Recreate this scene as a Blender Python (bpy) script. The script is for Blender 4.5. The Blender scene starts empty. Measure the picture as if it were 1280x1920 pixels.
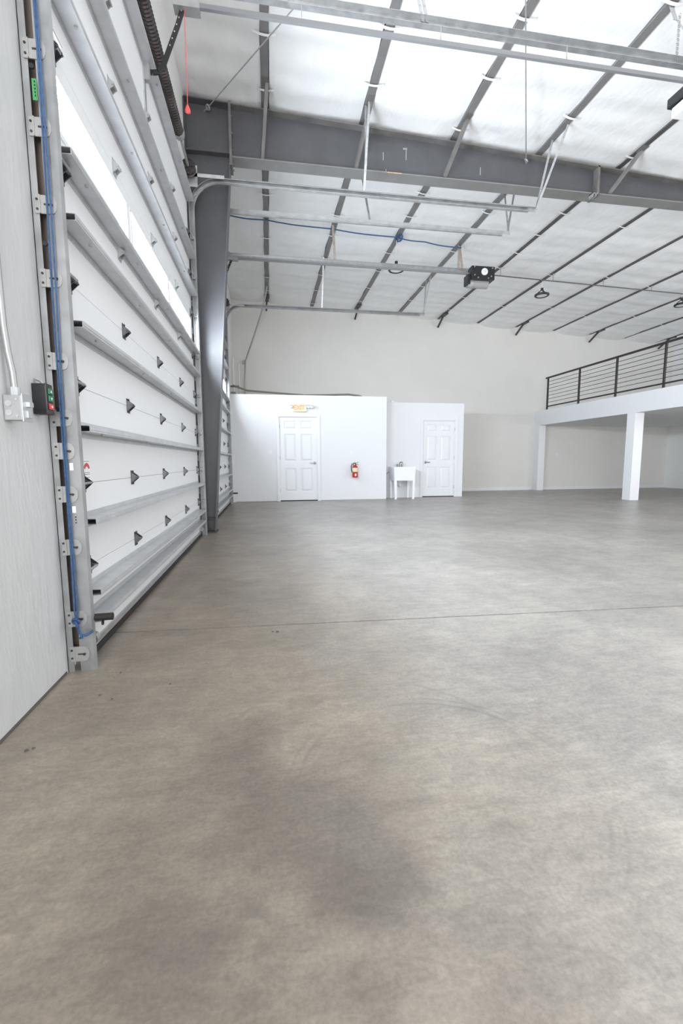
import bpy, bmesh, math, random
from mathutils import Vector, Matrix, noise

random.seed(7)
S = bpy.context.scene
COL = S.collection

# ------------------------------------------------------------------ camera, world, lights, exposure
cam_data = bpy.data.cameras.new('camera')
cam = bpy.data.objects.new('camera', cam_data)
COL.objects.link(cam)
S.camera = cam
cam_data.sensor_fit = 'VERTICAL'
cam_data.sensor_height = 36.0
cam_data.lens = 831.93 * 36.0 / 1920.0
cam_data.clip_start = 0.02
cam_data.clip_end = 300
pit, yaw, rol = 0.11424, 0.161125, 0.00529106
cy, sy, cp, sp = math.cos(yaw), math.sin(yaw), math.cos(pit), math.sin(pit)
F = Vector((sy * cp, cy * cp, -sp))
R0 = Vector((cy, -sy, 0))
D0 = F.cross(R0)
Rr = math.cos(rol) * R0 + math.sin(rol) * D0
Dd = -math.sin(rol) * R0 + math.cos(rol) * D0
M = Matrix(((Rr.x, -Dd.x, -F.x, 0), (Rr.y, -Dd.y, -F.y, 0), (Rr.z, -Dd.z, -F.z, 0.97), (0, 0, 0, 1)))
cam.matrix_world = M

S.view_settings.view_transform = 'Standard'
S.view_settings.look = 'None'
S.view_settings.gamma = 1.0
S.view_settings.use_curve_mapping = False
S.view_settings.exposure = -0.33

W = bpy.data.worlds.new('world')
S.world = W
W.use_nodes = True
wn = W.node_tree.nodes['Background']
wn.inputs[0].default_value = (0.86, 0.93, 1.0, 1)
wn.inputs[1].default_value = 2.0


def area(name, loc, target, sx, sz, power, color=(1, 1, 1), spread=180):
    d = bpy.data.lights.new(name, 'AREA')
    d.shape = 'RECTANGLE'
    d.size, d.size_y = sx, sz
    d.energy = power
    d.color = color
    d.spread = math.radians(spread)
    o = bpy.data.objects.new(name, d)
    COL.objects.link(o)
    o.location = loc
    o.rotation_euler = (Vector(target) - Vector(loc)).to_track_quat('-Z', 'Y').to_euler()
    return o


# fill lamps added in unseen bays on three sides; daylight through door windows
area('added_fill_rear', (3.0, -6.9, 2.2), (3.0, 0, 9.0), 7.0, 4.0, 150, (1.0, 0.985, 0.96))
area('added_fill_right', (13.4, 2.4, 2.1), (6, 3.6, 6.5), 8.0, 3.6, 470, (1.0, 0.985, 0.965))
area('added_fill_left', (-0.95, -3.6, 2.1), (2.6, -0.8, 7.0), 4.0, 4.0, 1180, (0.985, 0.99, 1.0))
WIN_Y = ((2.36, 3.38), (3.48, 4.60), (4.68, 5.84))
WIN_Z = (2.462, 2.695)
for dy_, pw_ in ((0.0, 230.0), (4.5, 52.0)):
    for a_, b_ in WIN_Y:
        area('daylight_door_window', (-0.965, (a_ + b_) / 2 + dy_, sum(WIN_Z) / 2), (5, (a_ + b_) / 2 + dy_, sum(WIN_Z) / 2),
             b_ - a_, WIN_Z[1] - WIN_Z[0], pw_, (0.86, 0.93, 1.0))

# ------------------------------------------------------------------ materials


def _nt(name):
    m = bpy.data.materials.new(name)
    m.use_nodes = True
    nt = m.node_tree
    b = nt.nodes['Principled BSDF']
    return m, nt, b


def mat(name, col, rough=0.5, metal=0.0, var=0.0, vscale=8.0, bump=0.0, bscale=60.0, stretch=(1, 1, 1), rvar=0.0, spec=0.5):
    m, nt, b = _nt(name)
    b.inputs['Base Color'].default_value = (*col, 1)
    b.inputs['Roughness'].default_value = rough
    b.inputs['Metallic'].default_value = metal
    b.inputs['Specular IOR Level'].default_value = spec
    N = nt.nodes
    tc = N.new('ShaderNodeTexCoord')
    mp = N.new('ShaderNodeMapping')
    mp.inputs['Scale'].default_value = stretch
    nt.links.new(tc.outputs['Object'], mp.inputs['Vector'])
    if var > 0 or rvar > 0:
        n = N.new('ShaderNodeTexNoise')
        n.inputs['Scale'].default_value = vscale
        n.inputs['Detail'].default_value = 6
        nt.links.new(mp.outputs[0], n.inputs['Vector'])
        if var > 0:
            r = N.new('ShaderNodeValToRGB')
            r.color_ramp.elements[0].position = 0.3
            r.color_ramp.elements[1].position = 0.7
            r.color_ramp.elements[0].color = (*[c * (1 - var) for c in col], 1)
            r.color_ramp.elements[1].color = (*[min(1, c * (1 + var)) for c in col], 1)
            nt.links.new(n.outputs['Fac'], r.inputs['Fac'])
            nt.links.new(r.outputs['Color'], b.inputs['Base Color'])
        if rvar > 0:
            q = N.new('ShaderNodeMapRange')
            q.inputs['From Min'].default_value = 0.3
            q.inputs['From Max'].default_value = 0.7
            q.inputs['To Min'].default_value = rough - rvar
            q.inputs['To Max'].default_value = rough + rvar
            nt.links.new(n.outputs['Fac'], q.inputs['Value'])
            nt.links.new(q.outputs[0], b.inputs['Roughness'])
    if bump > 0:
        n2 = N.new('ShaderNodeTexNoise')
        n2.inputs['Scale'].default_value = bscale
        n2.inputs['Detail'].default_value = 4
        nt.links.new(mp.outputs[0], n2.inputs['Vector'])
        bp = N.new('ShaderNodeBump')
        bp.inputs['Strength'].default_value = bump
        bp.inputs['Distance'].default_value = 0.01
        nt.links.new(n2.outputs['Fac'], bp.inputs['Height'])
        nt.links.new(bp.outputs[0], b.inputs['Normal'])
    return m


def floor_mat():
    m, nt, b = _nt('sealed_concrete')
    N, L = nt.nodes, nt.links
    tc = N.new('ShaderNodeTexCoord')

    def nz(scale, detail=6, rough=0.6, st=(1, 1, 1), rot=0.0, dist=0.0):
        mp = N.new('ShaderNodeMapping')
        mp.inputs['Scale'].default_value = st
        mp.inputs['Rotation'].default_value = (0, 0, rot)
        L.new(tc.outputs['Object'], mp.inputs['Vector'])
        n = N.new('ShaderNodeTexNoise')
        n.inputs['Scale'].default_value = scale
        n.inputs['Detail'].default_value = detail
        n.inputs['Roughness'].default_value = rough
        n.inputs['Distortion'].default_value = dist
        L.new(mp.outputs[0], n.inputs['Vector'])
        return n.outputs['Fac']

    def ramp(fac, p0, c0, p1, c1):
        r = N.new('ShaderNodeValToRGB')
        r.color_ramp.elements[0].position, r.color_ramp.elements[1].position = p0, p1
        r.color_ramp.elements[0].color, r.color_ramp.elements[1].color = (*c0, 1), (*c1, 1)
        L.new(fac, r.inputs['Fac'])
        return r.outputs['Color']

    def mix(a, bb, fac, mode='MIX'):
        x = N.new('ShaderNodeMix')
        x.data_type = 'RGBA'
        x.blend_type = mode
        for s, v in ((6, a), (7, bb)):
            if isinstance(v, tuple):
                x.inputs[s].default_value = (*v, 1)
            else:
                L.new(v, x.inputs[s])
        if isinstance(fac, float):
            x.inputs[0].default_value = fac
        else:
            L.new(fac, x.inputs[0])
        return x.outputs[2]

    def math_(op, a, bb=None):
        x = N.new('ShaderNodeMath')
        x.operation = op
        x.use_clamp = False
        for i, v in enumerate((a, bb)):
            if v is None:
                continue
            if isinstance(v, (int, float)):
                x.inputs[i].default_value = v
            else:
                L.new(v, x.inputs[i])
        return x.outputs[0]

    base = ramp(nz(0.9, 8, 0.65), 0.32, (0.29, 0.272, 0.254), 0.70, (0.445, 0.418, 0.385))
    base = mix(base, ramp(nz(5.5, 8, 0.7), 0.3, (0.76, 0.76, 0.77), 0.68, (1.10, 1.09, 1.07)), 0.8, 'MULTIPLY')
    base = mix(base, ramp(nz(38, 6, 0.75), 0.34, (0.84, 0.84, 0.85), 0.62, (1.05, 1.05, 1.04)), 0.75, 'MULTIPLY')
    # broad trowel streaks
    base = mix(base, ramp(nz(3.0, 5, 0.6, (1.0, 5.0, 1), 0.5, 0.6), 0.36, (0.88, 0.88, 0.89), 0.6, (1.03, 1.03, 1.02)), 0.6, 'MULTIPLY')
    # dark damp-looking stains left in the slab
    sep = N.new('ShaderNodeSeparateXYZ')
    L.new(tc.outputs['Object'], sep.inputs[0])
    wob = nz(2.2, 6, 0.65)
    for (x, y, rx, ry, s) in ((0.04, 1.13, 0.22, 0.16, 0.62), (0.20, 0.91, 0.16, 0.12, 0.75), (-0.12, 1.42, 0.14, 0.2, 0.5), (-0.20, 0.84, 0.24, 0.09, 0.55), (-0.1, 0.70, 0.3, 0.07, 0.45), (0.05, 1.0, 0.5, 0.4, 0.28), (-0.45, 1.1, 0.14, 0.1, 0.3), (0.16, 1.28, 0.10, 0.08, 0.4), (1.9, 4.4, 1.0, 0.5, 0.18), (3.6, 6.6, 1.5, 0.8, 0.16), (-0.10, 3.1, 0.4, 0.4, 0.2), (2.4, 2.4, 0.6, 0.2, .15)):
        dx = math_('DIVIDE', math_('SUBTRACT', sep.outputs[0], x), rx)
        dy = math_('DIVIDE', math_('SUBTRACT', sep.outputs[1], y), ry)
        d2 = math_('ADD', math_('MULTIPLY', dx, dx), math_('MULTIPLY', dy, dy))
        d2 = math_('ADD', d2, math_('MULTIPLY', math_('SUBTRACT', wob, 0.5), 5.0))
        g = N.new('ShaderNodeMapRange')
        g.interpolation_type = 'SMOOTHSTEP'
        g.inputs['From Min'].default_value = 1.7
        g.inputs['From Max'].default_value = -0.4
        g.inputs['To Min'].default_value = 0.0
        g.inputs['To Max'].default_value = s
        L.new(d2, g.inputs['Value'])
        base = mix(base, (0.165, 0.153, 0.145), g.outputs[0])
    # weaker, warmer light along the door wall painted in as a brown tint
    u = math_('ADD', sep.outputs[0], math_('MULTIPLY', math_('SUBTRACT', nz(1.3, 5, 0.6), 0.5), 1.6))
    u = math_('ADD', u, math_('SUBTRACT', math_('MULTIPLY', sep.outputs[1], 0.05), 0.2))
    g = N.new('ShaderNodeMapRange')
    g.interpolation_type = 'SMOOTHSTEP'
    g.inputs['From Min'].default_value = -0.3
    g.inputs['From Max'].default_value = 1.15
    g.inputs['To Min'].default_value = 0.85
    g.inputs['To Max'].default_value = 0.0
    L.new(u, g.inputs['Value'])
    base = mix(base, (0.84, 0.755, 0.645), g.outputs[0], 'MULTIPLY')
    # fine trowel swirls and speckle
    base = mix(base, ramp(nz(95, 3, 0.6), 0.36, (0.86, 0.86, 0.86), 0.62, (1.06, 1.06, 1.06)), 0.8, 'MULTIPLY')
    base = mix(base, ramp(nz(9, 6, 0.7, (1, 3.2, 1), -0.7, 1.4), 0.38, (0.84, 0.84, 0.85), 0.58, (1.05, 1.05, 1.05)), 0.7, 'MULTIPLY')
    # tyre scuffs: rings of rubber on the slab
    for (x, y, r, w, s) in ((0.50, 1.18, 0.44, 0.012, 0.5), (0.50, 1.18, 0.475, 0.010, 0.4), (0.30, 1.3, 0.55, 0.016, 0.3), (-0.55, 1.25, 0.42, 0.06, 0.3)):
        dx = math_('SUBTRACT', sep.outputs[0], x)
        dy = math_('SUBTRACT', sep.outputs[1], y)
        rr = math_('SQRT', math_('ADD', math_('MULTIPLY', dx, dx), math_('MULTIPLY', dy, dy)))
        e = math_('ABSOLUTE', math_('SUBTRACT', rr, r))
        g = N.new('ShaderNodeMapRange')
        g.interpolation_type = 'SMOOTHSTEP'
        g.inputs['From Min'].default_value = w
        g.inputs['From Max'].default_value = 0.0
        g.inputs['To Min'].default_value = 0.0
        g.inputs['To Max'].default_value = s
        L.new(e, g.inputs['Value'])
        gate = N.new('ShaderNodeMapRange')
        gate.interpolation_type = 'SMOOTHSTEP'
        gate.inputs['From Min'].default_value = 0.44
        gate.inputs['From Max'].default_value = 0.62
        L.new(nz(2.1, 3, 0.5), gate.inputs['Value'])
        br = math_('MULTIPLY', g.outputs[0], gate.outputs[0])
        base = mix(base, (0.16, 0.155, 0.15), br)
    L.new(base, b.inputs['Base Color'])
    rg = N.new('ShaderNodeMapRange')
    rg.inputs['From Min'].default_value = 0.3
    rg.inputs['From Max'].default_value = 0.7
    rg.inputs['To Min'].default_value = 0.31
    rg.inputs['To Max'].default_value = 0.42
    L.new(nz(2.6, 7, 0.7), rg.inputs['Value'])
    L.new(rg.outputs[0], b.inputs['Roughness'])
    b.inputs['Specular IOR Level'].default_value = 0.55
    bp = N.new('ShaderNodeBump')
    bp.inputs['Strength'].default_value = 0.07
    bp.inputs['Distance'].default_value = 0.01
    L.new(nz(30, 3, 0.5), bp.inputs['Height'])
    L.new(bp.outputs[0], b.inputs['Normal'])
    return m


MT = {}
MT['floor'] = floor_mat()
MT['joint'] = mat('joint_sealant', (0.10, 0.095, 0.09), 0.8)
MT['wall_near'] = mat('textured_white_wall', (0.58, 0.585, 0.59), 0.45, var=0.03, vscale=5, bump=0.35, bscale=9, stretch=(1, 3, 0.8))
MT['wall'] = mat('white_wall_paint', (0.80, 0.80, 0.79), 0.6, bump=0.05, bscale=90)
MT['wall_warm'] = mat('warm_white_wall_paint', (0.75, 0.732, 0.70), 0.6, var=0.02, vscale=1.5, bump=0.05, bscale=70)
MT['partition'] = mat('bright_white_partition_paint', (0.755, 0.765, 0.785), 0.5, bump=0.04, bscale=120)
MT['trim'] = mat('white_gloss_trim', (0.78, 0.79, 0.815), 0.35)
MT['insul'] = mat('white_vinyl_facing', (0.86, 0.86, 0.86), 0.42, var=0.02, vscale=3, bump=0.9, bscale=6, stretch=(1.8, 0.8, 1))
MT['strap'] = mat('white_banding', (0.88, 0.88, 0.88), 0.4)
MT['steel'] = mat('grey_primer_steel', (0.088, 0.088, 0.096), 0.45, var=0.12, vscale=3, bump=0.05, bscale=40)
MT['steel_worn'] = mat('worn_primer_flange', (0.15, 0.142, 0.135), 0.5, var=0.25, vscale=5)
MT['flange'] = mat('pale_flange', (0.20, 0.195, 0.19), 0.5, var=0.12, vscale=3)  # paler than the rest of the frame
MT['scrape'] = mat('pale_scrape', (0.38, 0.37, 0.36), 0.6)
MT['rust'] = mat('rust_patch', (0.46, 0.30, 0.18), 0.7, var=0.3, vscale=20)
MT['purlin'] = mat('purlin_primer', (0.19, 0.183, 0.18), 0.5, var=0.1, vscale=4)
MT['purlin_dark'] = mat('dark_purlin_primer', (0.085, 0.08, 0.078), 0.55, var=0.1, vscale=4)
MT['dark_steel'] = mat('dark_brace_steel', (0.055, 0.05, 0.05), 0.5)
MT['galv'] = mat('galvanised_steel', (0.55, 0.56, 0.57), 0.38, metal=0.75, var=0.12, vscale=14, rvar=0.08)
MT['galv_dull'] = mat('dull_galvanised_steel', (0.40, 0.405, 0.41), 0.5, metal=0.5, var=0.14, vscale=10)
MT['clip'] = mat('bright_zinc_clip', (0.40, 0.40, 0.39), 0.42, metal=0.35, var=0.1, vscale=30)
MT['guide'] = mat('dark_chain_guide', (0.24, 0.24, 0.25), 0.5, metal=0.3)
MT['dark_pipe'] = mat('dark_conduit', (0.10, 0.10, 0.105), 0.5)
MT['track'] = mat('weathered_track_zinc', (0.36, 0.365, 0.37), 0.42, metal=0.55, var=0.16, vscale=9, rvar=0.08)
MT['strut'] = mat('strut_galvanised', (0.54, 0.55, 0.565), 0.40, metal=0.3, var=0.08, vscale=9)
MT['panel'] = mat('white_door_skin', (0.81, 0.815, 0.83), 0.42, bump=0.05, bscale=60, stretch=(1, 4, 0.6))
MT['black'] = mat('black_plastic', (0.018, 0.018, 0.02), 0.4)
MT['rubber'] = mat('black_rubber', (0.02, 0.018, 0.018), 0.75)
MT['spring'] = mat('oiled_spring_steel', (0.065, 0.055, 0.055), 0.42, metal=0.6, var=0.5, vscale=5)
MT['hinge'] = mat('grey_hinge_steel', (0.11, 0.11, 0.115), 0.4, metal=0.6, var=0.3, vscale=20)
MT['rope'] = mat('blue_rope', (0.038, 0.095, 0.215), 0.7, var=0.25, vscale=60)
MT['red'] = mat('red_enamel', (0.55, 0.025, 0.02), 0.35)
MT['redcord'] = mat('red_pull_cord', (0.75, 0.10, 0.09), 0.55)
MT['green'] = mat('green_sticker', (0.06, 0.30, 0.10), 0.5)
MT['green_btn'] = mat('green_button', (0.01, 0.16, 0.06), 0.4)
MT['white'] = mat('white_plastic', (0.85, 0.85, 0.85), 0.35)
MT['cream'] = mat('cream_label', (0.78, 0.72, 0.50), 0.5)
MT['print'] = mat('grey_print', (0.30, 0.29, 0.29), 0.6)
MT['orange'] = mat('orange_letters', (0.88, 0.46, 0.27), 0.5)
MT['wood'] = mat('brown_jamb_board', (0.14, 0.11, 0.09), 0.7, var=0.3, vscale=14, stretch=(1, 1, 0.12))
MT['pale_wood'] = mat('pale_wood_hanger', (0.46, 0.40, 0.33), 0.7, var=0.2, vscale=12)
MT['conduit'] = mat('grey_conduit', (0.42, 0.42, 0.42), 0.4, metal=0.6)
MT['brown_pipe'] = mat('brown_flexible_pipe', (0.23, 0.20, 0.17), 0.6)
MT['rail_black'] = mat('black_railing_paint', (0.020, 0.016, 0.016), 0.45)
MT['lever'] = mat('satin_nickel', (0.30, 0.30, 0.32), 0.3, metal=0.9)
MT['sink'] = mat('white_sink_plastic', (0.87, 0.87, 0.90), 0.3)
MT['lens'] = mat('frosted_lamp_lens', (0.78, 0.78, 0.78), 0.4)
MT['silver'] = mat('silver_disc', (0.70, 0.70, 0.70), 0.4, metal=0.3)


def glass_mat():
    m = bpy.data.materials.new('window_glass')
    m.use_nodes = True
    nt = m.node_tree
    for n in list(nt.nodes):
        nt.nodes.remove(n)
    o = nt.nodes.new('ShaderNodeOutputMaterial')
    t = nt.nodes.new('ShaderNodeBsdfTransparent')
    t.inputs[0].default_value = (0.95, 0.97, 0.98, 1)
    g = nt.nodes.new('ShaderNodeBsdfGlossy')
    g.inputs['Roughness'].default_value = 0.05
    x = nt.nodes.new('ShaderNodeMixShader')
    x.inputs[0].default_value = 0.05
    nt.links.new(t.outputs[0], x.inputs[1])
    nt.links.new(g.outputs[0], x.inputs[2])
    nt.links.new(x.outputs[0], o.inputs[0])
    return m


MT['glass'] = glass_mat()

# ------------------------------------------------------------------ mesh helpers


class MB:
    def __init__(s):
        s.v, s.f = [], []

    def add(s, vs, fs):
        n = len(s.v)
        s.v += [tuple(p) for p in vs]
        s.f += [tuple(i + n for i in f) for f in fs]
        return s

    def box(s, x0, x1, y0, y1, z0, z1):
        return s.add([(x0, y0, z0), (x1, y0, z0), (x1, y1, z0), (x0, y1, z0), (x0, y0, z1), (x1, y0, z1), (x1, y1, z1), (x0, y1, z1)],
                     [(3, 2, 1, 0), (4, 5, 6, 7), (0, 1, 5, 4), (1, 2, 6, 5), (2, 3, 7, 6), (3, 0, 4, 7)])

    def bbox(s, x0, x1, y0, y1, z0, z1, b):
        """a box with chamfered edges"""
        bm = bmesh.new()
        t = MB().box(x0, x1, y0, y1, z0, z1)
        vs = [bm.verts.new(p) for p in t.v]
        for f in t.f:
            bm.faces.new([vs[i] for i in f])
        bmesh.ops.bevel(bm, geom=list(bm.edges), offset=b, segments=2, affect='EDGES', profile=0.7)
        bm.verts.index_update()
        s.add([v.co[:] for v in bm.verts], [[v.index for v in f.verts] for f in bm.faces])
        bm.free()
        return s

    def prism(s, prof, p, q, up=(0, 0, 1), closed=True):
        """profile (u, v) swept from p to q; u is sideways (dir x up), v is along up"""
        p, q, up = Vector(p), Vector(q), Vector(up)
        d = (q - p).normalized()
        u = d.cross(up).normalized()
        v = u.cross(d).normalized()
        n = len(prof)
        vs = [p + u * a + v * b for a, b in prof] + [q + u * a + v * b for a, b in prof]
        fs = [(i, (i + 1) % n, n + (i + 1) % n, n + i) for i in range(n if closed else n - 1)]
        if closed:
            fs += [tuple(reversed(range(n))), tuple(range(n, 2 * n))]
        return s.add(vs, fs)

    def bar(s, p, q, w, h, up=(0, 0, 1)):
        return s.prism([(-w / 2, -h / 2), (w / 2, -h / 2), (w / 2, h / 2), (-w / 2, h / 2)], p, q, up)

    def tube(s, pts, r, n=8, cap=True):
        pts = [Vector(p) for p in pts]
        rs = r if isinstance(r, (list, tuple)) else [r] * len(pts)
        rings = []
        d0 = (pts[1] - pts[0]).normalized()
        up = Vector((0, 0, 1)) if abs(d0.z) < 0.9 else Vector((0, 1, 0))
        for i, p in enumerate(pts):
            a = pts[max(i - 1, 0)]
            b = pts[min(i + 1, len(pts) - 1)]
            d = (b - a).normalized()
            u = d.cross(up)
            if u.length < 1e-4:
                u = d.cross(Vector((1, 0, 0)))
            u.normalize()
            v = u.cross(d).normalized()
            up = v
            rings.append([p + (u * math.cos(2 * math.pi * k / n) + v * math.sin(2 * math.pi * k / n)) * rs[i] for k in range(n)])
        vs = [x for r_ in rings for x in r_]
        fs = []
        for i in range(len(pts) - 1):
            for k in range(n):
                fs.append((i * n + k, i * n + (k + 1) % n, (i + 1) * n + (k + 1) % n, (i + 1) * n + k))
        if cap:
            fs.append(tuple(reversed(range(n))))
            fs.append(tuple((len(pts) - 1) * n + k for k in range(n)))
        return s.add(vs, fs)

    def ring(s, c, R, r, axis=(0, 0, 1), n=20, m=6, a0=0, a1=2 * math.pi):
        c, ax = Vector(c), Vector(axis).normalized()
        u = ax.orthogonal().normalized()
        v = ax.cross(u)
        full = abs(a1 - a0 - 2 * math.pi) < 1e-6
        pts = [c + (u * math.cos(a0 + (a1 - a0) * k / n) + v * math.sin(a0 + (a1 - a0) * k / n)) * R for k in range(n + 1)]
        return s.tube(pts, r, m, cap=not full)

    def lathe(s, c, axis, prof, n=20):
        """prof: (radius, distance along axis)"""
        c, ax = Vector(c), Vector(axis).normalized()
        u = ax.orthogonal().normalized()
        v = ax.cross(u)
        vs = [c + ax * h + (u * math.cos(2 * math.pi * k / n) + v * math.sin(2 * math.pi * k / n)) * r for r, h in prof for k in range(n)]
        fs = []
        for i in range(len(prof) - 1):
            for k in range(n):
                fs.append((i * n + k, i * n + (k + 1) % n, (i + 1) * n + (k + 1) % n, (i + 1) * n + k))
        fs.append(tuple(reversed(range(n))))
        fs.append(tuple((len(prof) - 1) * n + k for k in range(n)))
        return s.add(vs, fs)

    def sweep(s, prof, pts, side=(0, 1, 0)):
        """open or closed profile swept along pts in the plane normal to side"""
        pts = [Vector(p) for p in pts]
        side = Vector(side)
        n = len(prof)
        vs = []
        for i, p in enumerate(pts):
            d = (pts[min(i + 1, len(pts) - 1)] - pts[max(i - 1, 0)]).normalized()
            nrm = side.cross(d).normalized()
            vs += [p + side * a + nrm * b for a, b in prof]
        fs = []
        for i in range(len(pts) - 1):
            for k in range(n):
                fs.append((i * n + k, i * n + (k + 1) % n, (i + 1) * n + (k + 1) % n, (i + 1) * n + k))
        fs.append(tuple(reversed(range(n))))
        fs.append(tuple((len(pts) - 1) * n + k for k in range(n)))
        return s.add(vs, fs)

    def mesh(s, name, m, smooth=False):
        me = bpy.data.meshes.new(name)
        me.from_pydata(s.v, [], s.f)
        bm = bmesh.new()
        bm.from_mesh(me)
        bmesh.ops.recalc_face_normals(bm, faces=list(bm.faces))
        bm.to_mesh(me)
        bm.free()
        me.materials.append(MT[m])
        if smooth:
            me.shade_smooth()
            try:
                me.set_sharp_from_angle(angle=math.radians(40))
            except Exception:
                pass
        return me

    def build(s, name, m, parent=None, smooth=False, label=None):
        o = bpy.data.objects.new(name, s.mesh(name, m, smooth))
        COL.objects.link(o)
        if parent:
            hold(o, parent)
        if label:
            o['label'] = label
        if name in TINY:
            o['kind'] = 'stuff'
        return o


# sets of marks, holes and bolts too small to pick apart one by one
TINY = {'punched_hole', 'arm_bolt', 'slot_plug', 'print_lines', 'sticker_marks', 'knockout', 'strut_bolt', 'base_bolt'}


def hold(o, parent):
    o.parent = parent
    loc = Vector((0, 0, 0))
    p = parent
    while p is not None:
        loc += p.location
        p = p.parent
    # children are modelled in scene coordinates: undo the thing's base offset once
    if parent.parent is None:
        o.matrix_parent_inverse = Matrix.Translation(-loc)


def share(name, me, parent, loc=(0, 0, 0), rot=(0, 0, 0), label=None):
    """another part sharing a mesh that is modelled about its own origin"""
    o = bpy.data.objects.new(name, me)
    COL.objects.link(o)
    o.location = loc
    o.rotation_euler = rot
    if parent:
        l = o.location.copy()
        hold(o, parent)
        o.location = l - (parent.location if parent.parent is not None else Vector((0, 0, 0)))
    if label:
        o['label'] = label
    if name == 'clip_bolt':
        o['kind'] = 'stuff'
    return o


def thing(name, loc, label, cat, group=None, kind='thing'):
    o = bpy.data.objects.new(name, None)
    COL.objects.link(o)
    o.location = loc
    o.empty_display_size = 0.1
    return tag(o, label, cat, group, kind)


def tag(o, label, cat, group=None, kind='thing'):
    o['label'] = label
    o['category'] = cat
    if group:
        o['group'] = group
    if kind:
        o['kind'] = kind
    return o


def struct(o, label, cat):
    return tag(o, label, cat, None, 'structure')


# ------------------------------------------------------------------ dimensions
XW = -0.944          # face of the door wall
XR = 13.5            # right wall
YB = 13.4            # back wall
YF = -7.0            # wall behind the camera
YRAF = 6.33          # rafter web


def zp(x):           # underside of the purlins
    return 5.48 - 0.048 * x


PUR_X = [0.059 + 1.282 * i for i in range(0, 11)]

# ------------------------------------------------------------------ floor
fl = thing('floor', (0, 0, -0.2), 'grey beige sealed concrete floor with trowel marks, stains and one saw-cut joint', 'floor', kind='structure')
jy = lambda x: 2.625 - 0.045 * (x + 0.9)


def slab(pts):
    n = len(pts)
    return MB().add([(x, y, -0.12) for x, y in pts] + [(x, y, 0) for x, y in pts],
                    [tuple(reversed(range(n))), tuple(range(n, 2 * n))] + [(i, (i + 1) % n, n + (i + 1) % n, n + i) for i in range(n)])


g = 0.007
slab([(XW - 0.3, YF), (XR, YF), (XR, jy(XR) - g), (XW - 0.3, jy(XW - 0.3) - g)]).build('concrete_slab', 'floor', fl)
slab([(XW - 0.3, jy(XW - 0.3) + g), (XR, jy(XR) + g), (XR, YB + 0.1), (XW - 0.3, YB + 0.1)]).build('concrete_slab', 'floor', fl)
jt = MB()
jt.add([(XW - 0.3, jy(XW - 0.3) - 0.012, -0.006), (XR, jy(XR) - 0.012, -0.006), (XR, jy(XR) + 0.012, -0.006), (XW - 0.3, jy(XW - 0.3) + 0.012, -0.010)], [(0, 1, 2, 3)])
jt.build('joint_filler', 'joint', fl)

# ------------------------------------------------------------------ walls
DOORS = (0.0, 4.5)
OP0, OP1, OPZ = 2.235, 6.0, 4.16
T = 0.2
w = MB()
ztop = 5.75
w.box(XW - T, XW, 2.235 - 0.085, OP0, 0, ztop)
w.box(XW - T, XW, OP1, OP0 + 4.5, 0, ztop)
w.box(XW - T, XW, OP1 + 4.5, YB + 0.1, 0, ztop)
w.box(XW - T, XW, OP0, OP1, OPZ, ztop)
w.box(XW - T, XW, OP0 + 4.5, OP1 + 4.5, OPZ, ztop)
w.box(XW - T, XW, YF, -5.7, 0, ztop)
w.box(XW - T, XW, -5.7, -1.5, 4.2, ztop)  # unseen bay opening added for the left fill lamp
struct(w.build('wall_left', 'wall'), 'white side wall holding the two overhead doors', 'wall')
w = MB()
w.box(XW - T, XW, -1.5, 2.235 - 0.086, 0, ztop)
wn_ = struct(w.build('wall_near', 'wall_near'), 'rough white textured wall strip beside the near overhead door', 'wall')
MB().box(XW - 0.01, XW + 0.004, -1.5, 2.13, 0, 0.012).build('floor_seal', 'joint', wn_)
w = MB().box(XW - T, XR + T, YB, YB + T, 0, ztop)
struct(w.build('wall_back', 'wall_warm'), 'tall warm white end wall behind the partitions and the mezzanine', 'wall')
w = MB()
w.box(XR, XR + T, YF, -1.7, 0, ztop).box(XR, XR + T, 6.5, YB, 0, ztop).box(XR, XR + T, -1.7, 6.5, 0, 0.2).box(XR, XR + T, -1.7, 6.5, 4.0, ztop)  # unseen opening added for the right fill lamp
struct(w.build('wall_right', 'wall'), 'white side wall behind the mezzanine', 'wall')
w = MB()
w.box(XW, -0.5, YF - T, YF, 0, ztop).box(6.6, XR, YF - T, YF, 0, ztop).box(-0.5, 6.6, YF - T, YF, 4.3, ztop)  # gap left as an added bay for the rear fill lamp
struct(w.build('wall_rear', 'wall'), 'white wall behind the viewpoint with an unseen bay added for fill light', 'wall')

# ------------------------------------------------------------------ ceiling: white faced insulation between the purlins
ce = thing('ceiling', (0, 0, 5.7), 'white vinyl faced insulation ceiling sagging between dark purlins', 'ceiling', kind='structure')
edges = [XW - 0.02] + PUR_X + [XR + 0.1]


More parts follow.
